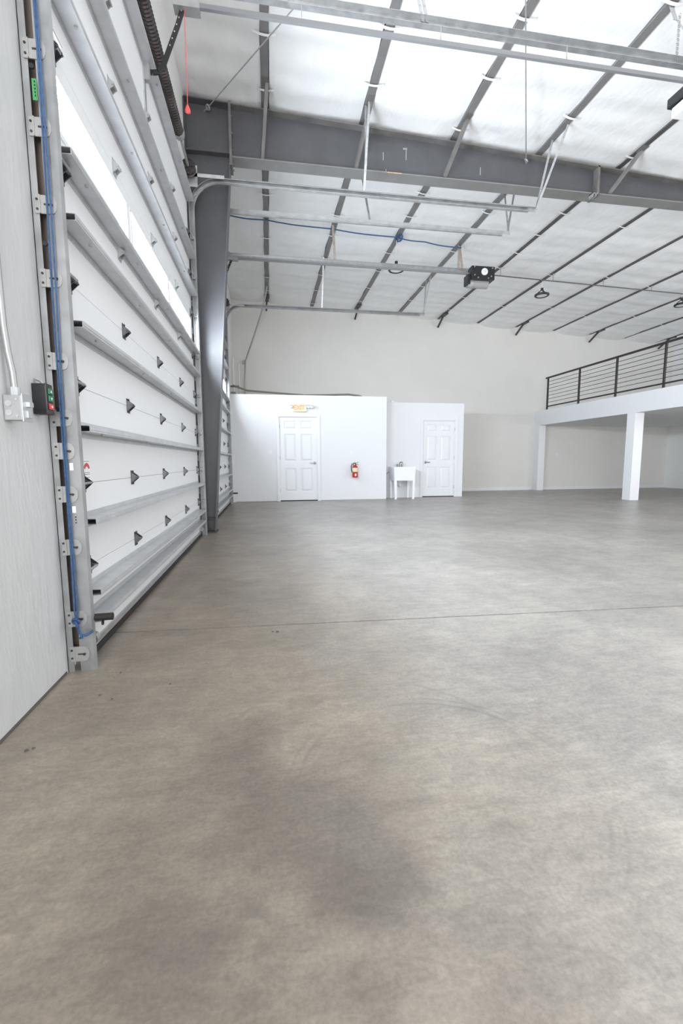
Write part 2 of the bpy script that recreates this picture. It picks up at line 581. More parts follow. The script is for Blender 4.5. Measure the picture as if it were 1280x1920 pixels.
def insul(x0, x1, i):
    mb = MB()
    nx, ny = 16, 330
    y0, y1 = YF, YB
    g0 = 0.050 if x0 < 4.5 else (0.030 if x0 < 5.5 else 0.018)
    g1 = 0.050 if x1 < 4.5 else (0.030 if x1 < 5.5 else 0.018)
    if i == 0:
        g0 = 0
    droop = 0.0 if x0 < 4 else min(0.05, 0.02 * (x0 - 4))
    vs, fs = [], []
    for j in range(ny + 1):
        y = y0 + (y1 - y0) * j / ny
        for k in range(nx + 1):
            s = k / nx
            wv = 0.014 if x0 < 5.0 else 0.022
            e0 = g0 + wv * noise.noise(Vector((x0 * 3, y * 2.1, 0)))
            e1 = g1 + wv * noise.noise(Vector((x1 * 3, y * 2.3, 5)))
            x = x0 + e0 + (x1 - x0 - e0 - e1) * s
            edge = (1 - (2 * s - 1) ** 4)
            n1 = noise.noise(Vector((x * 1.1, y * 0.7, i)))
            n2 = noise.noise(Vector((x * 4.0, y * 2.6, i + 9)))
            n3 = abs(noise.noise(Vector((x * 2.2, y * 6.5, i + 20))))
            pin = 0.5 + 0.5 * math.cos(2 * math.pi * y / 0.78)
            z = zp(x) + 0.020 - droop * edge + edge * (0.026 * n1 + 0.005 * math.cos(2 * math.pi * (y + 0.05 * n1) / 0.36)) + 0.010 * n2 * edge + 0.012 * n3 * (0.15 + edge) - 0.016 * (1 - pin) * edge
            dr = abs(y - YRAF)
            z -= 0.035 * math.exp(-(dr / 0.45) ** 2) * (0.2 + 0.8 * edge)
            z -= 0.05 * max(0.0, (y - 12.2)) * edge
            vs.append((x, y, z))
    for j in range(ny):
        for k in range(nx):
            a = j * (nx + 1) + k
            fs.append((a, a + 1, a + nx + 2, a + nx + 1))
    mb.add(vs, fs)
    o = mb.build('insulation_panel', 'insul', ce)
    o.data.shade_smooth()
    return o


for i in range(len(edges) - 1):
    insul(edges[i], edges[i + 1], i)
# the roof sheet above the insulation
rs = MB()
rs.add([(XW - 0.3, YF - 0.3, zp(XW) + 0.26), (XR + 0.3, YF - 0.3, zp(XR) + 0.26), (XR + 0.3, YB + 0.3, zp(XR) + 0.26), (XW - 0.3, YB + 0.3, zp(XW) + 0.26),
        (XW - 0.3, YF - 0.3, zp(XW) + 0.30), (XR + 0.3, YF - 0.3, zp(XR) + 0.30), (XR + 0.3, YB + 0.3, zp(XR) + 0.30), (XW - 0.3, YB + 0.3, zp(XW) + 0.30)],
       [(0, 1, 2, 3), (4, 5, 6, 7), (0, 1, 5, 4), (1, 2, 6, 5), (2, 3, 7, 6), (3, 0, 4, 7)])
rs.build('roof_sheet', 'galv_dull', ce)
# bands under the purlins
band = MB()
for k in range(6):
    a, b2 = -0.125 + 0.25 * k / 6, -0.125 + 0.25 * (k + 1) / 6
    za = 0.012 - 0.022 * (1 - (a / 0.125) ** 2)
    zb = 0.012 - 0.022 * (1 - (b2 / 0.125) ** 2)
    band.add([(a, -0.016, za), (b2, -0.016, zb), (b2, 0.016, zb), (a, 0.016, za)], [(0, 1, 2, 3)])
band_me = band.mesh('strap', 'strap')
for i, px in enumerate(PUR_X):
    y = 3.2 + 0.31 * (i % 2)
    while y < 13.2:
        if abs(y - YRAF) > 0.18:
            share('strap', band_me, ce, (px, y + random.uniform(-0.06, 0.06), zp(px) - 0.006), (0, 0.048, random.uniform(-0.1, 0.1)))
        y += (0.72 if y < 9 else 0.95) if i < 5 else 2.1

# ------------------------------------------------------------------ purlins
ORD = ['first', 'second', 'third', 'fourth', 'fifth', 'sixth', 'seventh', 'eighth', 'ninth', 'tenth', 'eleventh']
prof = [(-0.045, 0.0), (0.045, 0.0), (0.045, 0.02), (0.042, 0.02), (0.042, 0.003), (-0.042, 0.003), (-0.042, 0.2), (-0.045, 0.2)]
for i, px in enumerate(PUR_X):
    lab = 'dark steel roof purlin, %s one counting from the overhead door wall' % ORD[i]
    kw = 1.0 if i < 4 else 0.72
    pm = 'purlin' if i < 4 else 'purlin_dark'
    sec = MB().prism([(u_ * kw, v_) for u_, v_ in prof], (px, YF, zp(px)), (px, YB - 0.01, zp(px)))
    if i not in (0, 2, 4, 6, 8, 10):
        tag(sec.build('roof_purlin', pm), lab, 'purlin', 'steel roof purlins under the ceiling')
    else:
        p = thing('roof_purlin', (px, 0, zp(px)), lab, 'purlin', 'steel roof purlins under the ceiling')
        sec.build('z_section', pm, p)
        # short angle brace from the purlin end down to the end wall
        z = zp(px)
        MB().bar((px, YB - 0.45, z), (px - 0.02, YB - 0.03, z - 0.24), 0.04, 0.04).build('end_brace', 'dark_steel', p)
        MB().box(px - 0.06, px + 0.06, YB - 0.62, YB - 0.36, z - 0.03, z).build('brace_clip', 'dark_steel', p)

# ------------------------------------------------------------------ rigid steel frame: column and rafter
fr = thing('steel_frame', (-0.9, YRAF, 0), 'dark grey tapered steel column and roof beam between the two overhead doors', 'steel frame')
FW = 0.10            # half flange width
ci = lambda z: -0.752 + 0.0735 * z     # inner face of the column
c = MB()
web = [(XW + 0.015, 0.02), (ci(0.02), 0.02), (ci(4.8), 4.8), (ci(4.8), 5.40), (XW + 0.015, 5.44)]
n = len(web)
c.add([(x, YRAF - 0.005, z) for x, z in web] + [(x, YRAF + 0.005, z) for x, z in web],
      [tuple(range(n)), tuple(reversed(range(n, 2 * n)))] + [(i, (i + 1) % n, n + (i + 1) % n, n + i) for i in range(n)])
c.add([(ci(0.02), YRAF - FW, 0.02), (ci(0.02), YRAF + FW, 0.02), (ci(4.8), YRAF + FW, 4.8), (ci(4.8), YRAF - FW, 4.8),
       (ci(0.02) + 0.012, YRAF - FW, 0.02), (ci(0.02) + 0.012, YRAF + FW, 0.02), (ci(4.8) + 0.012, YRAF + FW, 4.8), (ci(4.8) + 0.012, YRAF - FW, 4.8)],
      [(3, 2, 1, 0), (4, 5, 6, 7), (0, 1, 5, 4), (1, 2, 6, 5), (2, 3, 7, 6), (3, 0, 4, 7)])
c.box(XW + 0.003, XW + 0.015, YRAF - FW, YRAF + FW, 0.02, 5.44)
c.build('column', 'steel', fr)
b = MB().box(XW + 0.003, ci(0) + 0.03, YRAF - 0.115, YRAF + 0.115, 0.0, 0.02)
for dx in (0.05, 0.13):
    for dy in (-0.06, 0.06):
        b.lathe((XW + dx, YRAF + dy, 0.02), (0, 0, 1), [(0.014, 0), (0.014, 0.02), (0.007, 0.02), (0.007, 0.05)], 6)
b.build('base_plate', 'dark_steel', fr)
MB().box(XW + 0.1, ci(0.2) - 0.002, YRAF - 0.06, YRAF - 0.005, 0.19, 0.205).build('column_stiffener', 'dark_steel', fr)
bot = lambda x: 4.80 if x < 6.5 else 4.80 - 0.045 * (x - 6.5)
top = lambda x: 5.455 - 0.0475 * (x + 0.95)
xs = [ci(4.8) + 0.012, 1.0, 2.5, 4.8, 6.5, 9.0, XR]
for nm, mm, fn in (('bottom_flange', 'flange', lambda a: (bot(a), bot(a) + 0.014, FW)), ('top_flange', 'steel_worn', lambda a: (top(a) - 0.014, top(a), FW)), ('web', 'steel', lambda a: (bot(a) + 0.014, top(a) - 0.014, 0.005))):
    r = MB()
    n = len(xs)
    pr4 = []
    for a in xs:
        lo, hi, hw = fn(a)
        pr4 += [(a, YRAF - hw, lo), (a, YRAF + hw, lo), (a, YRAF + hw, hi), (a, YRAF - hw, hi)]
    r.add(pr4, [(0, 1, 2, 3), tuple(4 * (n - 1) + k for k in range(4))] + [(4 * q + k, 4 * q + (k + 1) % 4, 4 * q + 4 + (k + 1) % 4, 4 * q + 4 + k) for q in range(n - 1) for k in range(4)])
    r.build(nm, mm, fr)
for x, z, h in ((1.62, 5.06, 0.10), (1.94, 5.12, 0.16), (1.90, 5.18, 0.02), (1.66, 4.87, 0.06), (3.02, 5.0, 0.10)):
    MB().box(x, x + 0.010 if h > .03 else x + 0.06, YRAF - 0.0062, YRAF - 0.005, z - h / 2, z + h / 2).build('paint_scrape', 'scrape', fr)
MB().box(1.66, 1.86, YRAF - FW - 0.001, YRAF - FW, bot(1.7) + 0.001, bot(1.7) + 0.013).build('rust_patch', 'rust', fr)
r = MB()
a, b2 = XW + 0.015, ci(4.8) + 0.012
r.add([(a, YRAF - FW, top(a) - 0.014), (b2, YRAF - FW, top(b2) - 0.014), (b2, YRAF + FW, top(b2) - 0.014), (a, YRAF + FW, top(a) - 0.014), (a, YRAF - FW, top(a)), (b2, YRAF - FW, top(b2)), (b2, YRAF + FW, top(b2)), (a, YRAF + FW, top(a))],
      [(3, 2, 1, 0), (4, 5, 6, 7), (0, 1, 5, 4), (1, 2, 6, 5), (2, 3, 7, 6), (3, 0, 4, 7)])
r.build('haunch_cap', 'steel', fr)
MB().box(XW + 0.02, ci(4.8), YRAF - 0.09, YRAF - 0.005, 4.845, 4.857).build('haunch_stiffener', 'steel', fr)
e = MB().box(ci(4.8) + 0.002, ci(4.8) + 0.034, YRAF - FW - 0.012, YRAF + FW, 4.70, top(-0.38) + 0.01)
for z in (4.74, 4.80, 4.9, 5.1, 5.3):
    for s in (-0.06, 0.06):
        e.lathe((ci(4.8) + 0.034, YRAF + s, z), (1, 0, 0), [(0.012, 0), (0.012, 0.014)], 6)
e.build('end_plate', 'steel_worn', fr)
e = MB().box(4.79, 4.825, YRAF - FW, YRAF + FW, bot(4.8) - 0.01, top(4.8) + 0.01)
for z in (4.9, 5.1):
    e.lathe((4.79, YRAF - 0.06, z), (-1, 0, 0), [(0.012, 0), (0.012, 0.014)], 6)
e.build('splice_plate', 'steel_worn', fr)
hb = MB().box(4.70, 4.79, YRAF - 0.13, YRAF - 0.05, bot(4.8) - 0.012, bot(4.8)).box(4.70, 4.712, YRAF - 0.13, YRAF - 0.05, bot(4.8) - 0.06, bot(4.8))
hb.box(4.745, 4.757, YRAF - 0.13, YRAF - 0.05, bot(4.8) - 0.05, bot(4.8))
hb.build('beam_clip', 'galv_dull', fr)
for px, k in ((PUR_X[0], -0.045), (PUR_X[1], -0.1), (PUR_X[2], -0.14), (PUR_X[4], -0.16)):
    z = zp(px)
    MB().prism([(-0.02, 0), (0.022, 0), (0.022, 0.004), (-0.016, 0.004), (-0.016, 0.04), (-0.02, 0.04)], (px + 0.03, YRAF - 0.42, z - 0.005), (px + k, YRAF - 0.075, bot(px) + 0.03)).build(
        'flange_brace', 'steel_worn', fr)
    MB().box(px - 0.03, px + 0.045, YRAF - 0.50, YRAF - 0.36, z - 0.012, z - 0.001).build('brace_clip', 'steel_worn', fr)

# roof bracing rods with their end fittings
for nm, p, q, lab in (('bracing_rod', (-0.66, 6.28, 5.36), (4.4, -1.0, 5.22), 'thin steel bracing rod slanting up from the beam end above the column'),
                      ('bracing_rod', (3.70, 6.30, 5.17), (-0.7, -0.78, 5.42), 'thin steel bracing rod running from the middle of the beam towards the viewer')):
    t = thing(nm, p, lab, 'rod', 'roof bracing rods')
    P, Q = Vector(p), Vector(q)
    d = (Q - P).normalized()
    MB().tube([P, Q], 0.007, 6).build('rod', 'galv_dull', t)
    MB().tube([P - d * 0.12, P + d * 0.02], [0.016, 0.010], 6).build('end_fitting', 'galv_dull', t)
    MB().ring(P + d * 0.03, 0.026, 0.010, d.orthogonal(), 12, 6).build('hillside_washer', 'galv_dull', t)

# ------------------------------------------------------------------ overhead doors
SEAM = [0.03, 0.455, 0.868, 1.337, 1.808, 2.285, 2.785, 3.245, 3.71, 4.20]
PX0, PX1 = -0.950, -0.905        # outer and inner skin of the door
HY = (2.36, 3.17, 4.08, 5.03, 5.90)
STRUTS = [0.190, 0.325, 0.672, 1.113, 1.583, 2.040, 2.312, 3.005, 3.44, 4.10]


def u_strut(z, y0, y1):
    """hat-shaped stiffening bar lying against the panel, open at the ends"""
    h, d, t, fl_ = 0.030, 0.083, 0.003, 0.024
    a, o = PX1 + 0.001, PX1 + 0.001 + d
    pts = [(a, z - fl_), (a + t, z - fl_), (a + t, z), (o, z), (o, z + h), (a + t, z + h), (a + t, z + h + fl_), (a, z + h + fl_), (a, z + h - t), (o - t, z + h - t), (o - t, z + t), (a, z + t)]
    n = len(pts)
    mb = MB().add([(x, y0, zz) for x, zz in pts] + [(x, y1, zz) for x, zz in pts], [(i, (i + 1) % n, n + (i + 1) % n, n + i) for i in range(n)])
    # the thin end rims
    for y, k in ((y0, 0), (y1, n)):
        mb.f += [tuple(i + k for i in q) for q in ((0, 1, 2, 11), (2, 3, 10, 11), (3, 4, 9, 10), (4, 5, 8, 9), (5, 6, 7, 8))]
    # stamped ribs on the lip
    for zz in (z - 0.008, z - 0.016):
        mb.box(a, a + 0.006, y0, y1, zz, zz + 0.003)
    mb.box(o - 0.001, o + 0.002, y0, y1, z + 0.010, z + 0.014)
    return mb


def hinge_parts():
    a = MB()
    a.bbox(0, 0.004, -0.035, 0.035, -0.075, 0.075, 0.0015)
    # two raised leaves that stand off the plate and carry the roller sleeve
    for s in (-1, 1):
        a.add([(0.004, s * 0.030, -0.055), (0.045, s * 0.026, -0.008), (0.045, s * 0.026, 0.014), (0.004, s * 0.030, 0.055),
               (0.004, s * 0.024, -0.055), (0.045, s * 0.020, -0.008), (0.045, s * 0.020, 0.014), (0.004, s * 0.024, 0.055)],
              [(0, 1, 2, 3), (4, 5, 6, 7), (0, 1, 5, 4), (1, 2, 6, 5), (2, 3, 7, 6), (3, 0, 4, 7)])
    a.tube([(0.036, -0.034, 0.003), (0.036, 0.034, 0.003)], 0.011, 8)
    for z in (-0.062, 0.062):
        a.lathe((0.004, 0, z), (1, 0, 0), [(0.010, 0), (0.010, 0.008)], 6)
    return a


def scaled(mb, kx, ky, kz):
    mb.v = [(x * kx, y * ky, z * kz) for x, y, z in mb.v]
    return mb


HINGE = scaled(hinge_parts(), 0.8, 0.9, 0.62).mesh('hinge', 'galv_dull')
HINGE_D = scaled(hinge_parts(), 0.8, 0.9, 0.62).mesh('hinge', 'hinge')


def overhead_door(dy, lab, near):
    d = thing('overhead_door', (-0.93, 4.1 + dy, 0), lab, 'overhead door', 'overhead doors in the left wall')
    y0, y1 = 2.262 + dy, 5.985 + dy
    for i in range(9):
        z0, z1 = SEAM[i] + 0.0008, SEAM[i + 1] - 0.0008
        m = MB()
        if i != 5:
            m.bbox(PX0, PX1, y0, y1, z0, z1, 0.0025)
        else:
            m.box(PX0, PX1, y0, y1, z0, WIN_Z[0]).box(PX0, PX1, y0, y1, WIN_Z[1], z1)
            ys = [y0] + [v + dy for ab in WIN_Y for v in ab] + [y1]
            for a, b in zip(ys[0::2], ys[1::2]):
                m.box(PX0, PX1, a, b, WIN_Z[0], WIN_Z[1])
        # shallow pressed ribs along the section edges
        sec = m.build('door_section', 'panel', d)
        if i == 5:
            for a, b in WIN_Y:
                a, b = a + dy, b + dy
                f = MB()
                x0, x1, t = PX1 - 0.008, PX1 + 0.006, 0.018
                f.box(x0, x1, a - t, b + t, WIN_Z[0] - t, WIN_Z[0] + 0.003).box(x0, x1, a - t, b + t, WIN_Z[1] - 0.003, WIN_Z[1] + t)
                f.box(x0, x1, a - t, a + 0.003, WIN_Z[0], WIN_Z[1]).box(x0, x1, b - 0.003, b + t, WIN_Z[0], WIN_Z[1])
                f.build('window_frame', 'panel', sec)
                MB().box(PX0 + 0.015, PX0 + 0.021, a - 0.004, b + 0.004, WIN_Z[0] - 0.004, WIN_Z[1] + 0.004).build('window_pane', 'glass', sec)
        if i > 0:
            for k, hy in enumerate(HY):
                share('hinge', HINGE if 0 < k < 4 and i > 4 else HINGE_D, sec, (PX1, hy + dy, z0))
            # slim rollers at both ends running in the tracks
    for z in STRUTS:
        u_strut(z, y0 + 0.01, y1 - 0.01).build('strut', 'strut', d)
    for z in SEAM[1:-1]:
        for ya, yb in ((2.345 + dy, 2.19 + dy), (5.915 + dy, 6.03 + dy)):
            m = MB().tube([(PX1 + 0.045, ya, z + 0.003), (PX1 + 0.045, yb, z + 0.003)], 0.006, 6)
            m.lathe((PX1 + 0.045, yb, z + 0.003), (0, 1, 0), [(0.021, -0.008), (0.024, 0), (0.021, 0.008)], 12)
            m.build('roller', 'galv_dull', d)
    for ya in (2.30, 3.17, 4.08, 5.03):      # bolts on the bars
        m = MB()
        for z in STRUTS:
            m.lathe((PX1 + 0.06, ya + dy + 0.2, z + 0.0), (0, 0, -1), [(0.009, -0.001), (0.009, 0.008), (0.005, 0.008)], 6)
        m.build('strut_bolt', 'galv_dull', d)
    # bottom retainer and rubber seal
    MB().box(PX0, PX1 + 0.012, y0, y1, 0.040, 0.072).build('bottom_retainer', 'galv', d)
    m = MB()
    pr_ = [(PX1 - 0.052, 0.001), (PX1 + 0.012, 0.001), (PX1 + 0.022, 0.016), (PX1 + 0.016, 0.034), (PX1 + 0.004, 0.040), (PX1 - 0.052, 0.040)]
    n = len(pr_)
    m.add([(x, y0, z) for x, z in pr_] + [(x, y1, z) for x, z in pr_], [(i, (i + 1) % n, n + (i + 1) % n, n + i) for i in range(n)] + [tuple(range(n)), tuple(range(n, 2 * n))])
    m.build('bottom_seal', 'rubber', d)
    # bottom corner brackets with their rollers
    for ya in (2.30 + dy, 5.95 + dy):
        m = MB().box(PX1, PX1 + 0.006, ya - 0.03, ya + 0.03, 0.03, 0.16)
        m.tube([(PX1 + 0.02, ya - 0.02, 0.10), (PX1 + 0.02, ya + 0.02, 0.10)], 0.030, 14)
        m.build('bottom_bracket', 'galv_dull', d)
    # centre stile on the top section with the drawbar bracket
    MB().box(PX1, PX1 + 0.010, 4.055 + dy, 4.105 + dy, 3.50, 4.16).build('drawbar_stile', 'galv', d)
    MB().box(PX1 + 0.01, PX1 + 0.05, 4.06 + dy, 4.10 + dy, 3.97, 4.12).build('drawbar_bracket', 'galv_dull', d)
    if near:
        x = PX1 + 0.0012
        s = MB().box(PX1, x, 2.375, 2.465, 0.868 + 0.006, 0.985).build('warning_label', 'white', d, label='white warning sticker with a red arc')
        m = MB()
        N_ = 8
        for k in range(N_):
            a0, a1 = math.pi * (0.92 - 0.84 * k / N_), math.pi * (0.92 - 0.84 * (k + 1) / N_)
            vs = []
            for (aa, rr) in ((a0, 0.040), (a1, 0.040), (a1, 0.020), (a0, 0.020)):
                vs.append((x + 0.0006, 2.420 + rr * math.cos(aa), 0.932 + rr * 0.9 * math.sin(aa)))
            m.add(vs, [(0, 1, 2, 3)])
        m.build('red_arc', 'red', s)
        m = MB()
        for zz in (0.974, 0.918, 0.909, 0.893):
            m.box(x, x + 0.0006, 2.385, 2.455, zz, zz + 0.003)
        m.build('print_lines', 'print', s)
    return d


overhead_door(0.0, 'near white sectional overhead door with galvanised bars and a warning sticker', True)
overhead_door(4.5, 'far white sectional overhead door half hidden behind the steel column', False)

# vertical, curved and horizontal tracks
BZ = [0.085, 0.254, 0.589, 0.829, 1.02, 1.164, 1.404, 1.743, 2.034, 2.329, 2.615, 2.95, 3.3, 3.65]


def tab_bracket(s):
    """jamb clip: a flat plate with a rounded nose, two holes and a slot bolt; s = -1 faces the viewer"""
    m = MB()
    pts = [(-0.034, -0.036), (0.026, -0.036), (0.040, -0.030), (0.048, -0.014), (0.048, 0.014), (0.040, 0.030), (0.026, 0.036), (-0.034, 0.036)]
    n = len(pts)
    m.add([(x, 0, z) for x, z in pts] + [(x, s * 0.004, z) for x, z in pts], [tuple(range(n)), tuple(range(n, 2 * n))] + [(i, (i + 1) % n, n + (i + 1) % n, n + i) for i in range(n)])
    m.box(-0.016, -0.012, -0.010 if s < 0 else 0, 0 if s < 0 else 0.010, -0.036, 0.036)
    return m


def bolt_marks(s):
    m = MB()
    for z in (-0.019, 0.019):
        m.lathe((-0.026, s * 0.004, z), (0, s, 0), [(0.005, 0), (0.005, 0.0025)], 8)
    m.box(0.000, 0.034, min(0, s * 0.0065), max(0, s * 0.0065), -0.003, 0.003)
    m.lathe((0.028, s * 0.004, -0.001), (0, s, 0), [(0.006, 0), (0.006, 0.006)], 6)
    return m


TAB = {s: tab_bracket(s).mesh('jamb_clip', 'clip') for s in (-1, 1)}
TABB = {s: bolt_marks(s).mesh('clip_bolt', 'spring') for s in (-1, 1)}


def door_track(yb, s, lab, xend, angle_end):
    """s = -1: the back of the channel faces the viewer (track opens away); s = +1: opens towards the viewer"""
    t = thing('door_track', (-0.86, yb, 0), lab, 'door track', 'roller tracks of the overhead doors')
    c = -s          # side the channel opens to
    w_, th, dpt = 0.030, 0.003, 0.042
    # C profile: (side offset, normal offset)
    prof = [(0, -w_), (0, w_), (c * dpt * 0.5, w_ + 0.006), (c * dpt, w_ - 0.004), (c * dpt, w_ - 0.012), (c * (dpt - th), w_ - 0.012), (c * (dpt - th), w_ - 0.005), (c * dpt * 0.5, w_ + 0.002), (c * th, w_ - th),
            (c * th, -w_ + th), (c * dpt * 0.5, -w_ - 0.002), (c * (dpt - th), -w_ + 0.005), (c * (dpt - th), -w_ + 0.012), (c * dpt, -w_ + 0.012), (c * dpt, -w_ + 0.004), (c * dpt * 0.5, -w_ - 0.006)]
    xc, zh, R = -0.858, 4.392, 0.36
    pts = [(xc, yb, 0.0), (xc, yb, zh - R)]
    MB().sweep(prof, pts).build('vertical_track', 'track', t, smooth=True)
    pts = [(xc + R - R * math.cos(a), yb, zh - R + R * math.sin(a)) for a in [math.pi / 2 * k / 14 for k in range(15)]]
    pts += [(xend - 0.12, yb, zh)]
    MB().sweep(prof, pts).build('curved_track', 'track', t, smooth=True)
    # stiffening angle over the horizontal run
    y2 = yb + s * 0.0
    MB().box(-0.2, xend, min(yb - c * 0.002, yb - c * 0.004), max(yb - c * 0.002, yb - c * 0.004), zh - 0.012, zh + 0.035).box(-0.2, xend, min(yb, yb + c * 0.035), max(yb, yb + c * 0.035), zh + 0.033, zh + 0.036).build('track_angle', 'galv_dull', t)
    # wall angle
    a = MB()
    a.box(XW + 0.001, XW + 0.029, min(yb, yb + c * 0.003), max(yb, yb + c * 0.003), 0, 4.05)
    a.box(XW + 0.001, XW + 0.004, min(yb, yb + c * 0.06), max(yb, yb + c * 0.06), 0, 4.05)
    a.build('wall_angle', 'track', t)
    MB().box(XW + 0.002, XW + 0.004, min(yb, yb - c * 0.005), max(yb, yb - c * 0.005), 0, 0.001)
    for z in BZ:
        share('jamb_clip', TAB[s], t, (-0.894, yb + s * 0.001, z))
        share('clip_bolt', TABB[s], t, (-0.894, yb + s * 0.001, z))
    m = MB().box(-0.895, -0.835, min(yb, yb + s * 0.004), max(yb, yb + s * 0.004), 4.02, 4.14)
    m.bar((-0.9, yb, 4.15), (-0.72, yb, 4.30), 0.03, 0.03)
    m.build('flag_bracket', 'galv', t)
    return t


tk1 = door_track(2.15, -1, 'galvanised vertical door track with blue rope hung on it', 3.71, 0)
tk2 = door_track(6.055, 1, 'galvanised door track curving overhead in front of the steel column', 3.72, 0)
tk3 = door_track(6.68, -1, 'galvanised horizontal track just behind the column, with a short end angle', 3.70, 0)
tk4 = door_track(10.5, 1, 'thin looking galvanised door track curving out above the white partition', 3.72, 0)
for t, y in ((tk1, 2.15), (tk3, 6.68)):
    m = MB().tube([(-0.84, y + 0.03, 0.245), (-0.745, y + 0.035, 0.245)], 0.017, 10)
    m.tube([(-0.79, y + 0.03, 0.225), (-0.78, y - 0.002, 0.222)], 0.006, 6)
    m.build('bumper_bolt', 'rubber', t, label='black rubber sleeved bolt')
MB().tube([(-0.84, 10.5, 0.245), (-0.72, 10.49, 0.245)], 0.017, 10).build('bumper_bolt', 'rubber', tk4)
# stickers and tags on the near track
MB().box(-0.904, -0.886, 2.1425, 2.1435, 2.425, 2.505).build('green_sticker', 'green', tk1, label='small green sticker with dark marks')
st = tk1.children[-1]
m = MB()
for k in range(5):
    m.box(-0.896, -0.891, 2.1418, 2.1424, 2.438 + 0.013 * k, 2.445 + 0.013 * k)
m.build('sticker_marks', 'black', st)
MB().box(-0.872, -0.856, 2.1465, 2.1472, 0.935, 0.968).build('paper_tag', 'white', tk1)
MB().box(-0.874, -0.858, 2.1465, 2.1472, 0.745, 0.775).build('paper_tag', 'white', tk1)
m = MB()
for z in (0.70, 0.713, 0.726):
    m.lathe((-0.862, 2.149, z), (0, -1, 0), [(0.003, 0), (0.003, 0.003)], 8)
m.build('punched_hole', 'black', tk1)
m = MB()
for z in (2.55, 1.88, 1.20):
    m.lathe((-0.90, 2.148, z), (0, -1, 0), [(0.010, 0), (0.010, 0.008)], 10)
m.build('slot_plug', 'black', tk1)
# brown jamb boards seen through the slot between angle and track
for k, y in enumerate((2.205, 6.745)):
    struct(MB().box(XW, -0.868, y, y + 0.022, 0.03, 4.1).build('trim_%d' % (k + 1), 'wood'), 'brown jamb board behind the %s' % ('near vertical door track' if k == 0 else 'track behind the column'), 'jamb')

# hangers of the horizontal tracks (perforated angle straps up to the purlins)


def hanger(pairs, lab, m='galv', wdt=0.03):
    h = thing('track_hanger', pairs[0][0], lab, 'hanger', 'perforated hangers above the tracks')
    for p, q in pairs:
        P, Q = Vector(p), Vector(q)
        mb = MB().prism([(-wdt / 2, -0.002), (wdt / 2, -0.002), (wdt / 2, 0.002), (-wdt / 2 + 0.004, 0.002), (-wdt / 2 + 0.004, wdt), (-wdt / 2, wdt)], P, Q, up=(0, 1, 0.01))
        mb.build('strap', m, h)
        d = Q - P
        nb = max(3, int(d.length / 0.12))
        b_ = MB()
        for k in range(1, nb):
            c_ = P + d * (k / nb)
            b_.lathe(c_ + Vector((0, -0.003, 0)), (0, -1, 0), [(0.005, 0), (0.005, 0.002)], 6)
        b_.build('punched_hole', 'print', h)
    return h


zp2, zp4 = zp(PUR_X[1]), zp(PUR_X[3])
hanger([((1.30, 6.05, 4.42), (1.34, 5.92, zp2 - 0.01)), ((1.325, 6.05, 4.75), (1.31, 5.98, zp2 - 0.01))], 'long pale strap hanger from the second purlin, passing in front of the beam')
hanger([((3.73, 6.05, 4.42), (3.90, 6.0, zp4 - 0.01)), ((3.735, 6.05, 4.42), (3.93, 5.72, zp4 - 0.01))], 'pair of strap hangers making a narrow V before the beam')
hanger([((1.52, 6.68, 4.43), (1.40, 6.9, zp2 - 0.01))], 'short dark strap hanger just behind the beam')
hanger([((3.66, 6.68, 4.41), (3.90, 6.9, zp4 - 0.01)), ((3.68, 6.68, 4.41), (3.87, 7.2, zp4 - 0.01))], 'pair of strap hangers at the end of the middle track')
hanger([((1.28, 10.5, 4.42), (1.29, 10.2, zp2 - 0.01))], 'thin single strap hanger above the track next to the end wall')
hanger([((3.68, 10.5, 4.41), (3.86, 10.5, zp4 - 0.01)), ((3.70, 10.5, 4.41), (3.84, 10.75, zp4 - 0.01))], 'pair of thin strap hangers at the end of the track next to the end wall')
hanger([((1.30, 8.6, 4.68), (1.30, 8.85, zp2 - 0.01))], 'pale wooden looking hanger between the second purlin and the opener rail', 'pale_wood', 0.045)
hanger([((1.40, 4.10, 4.72), (1.42, 4.45, zp2 - 0.01)), ((1.44, 4.10, 4.72), (1.47, 4.45, zp2 - 0.01))], 'double perforated strap holding the opener rail at the top edge')

# ------------------------------------------------------------------ torsion shaft with springs above each door


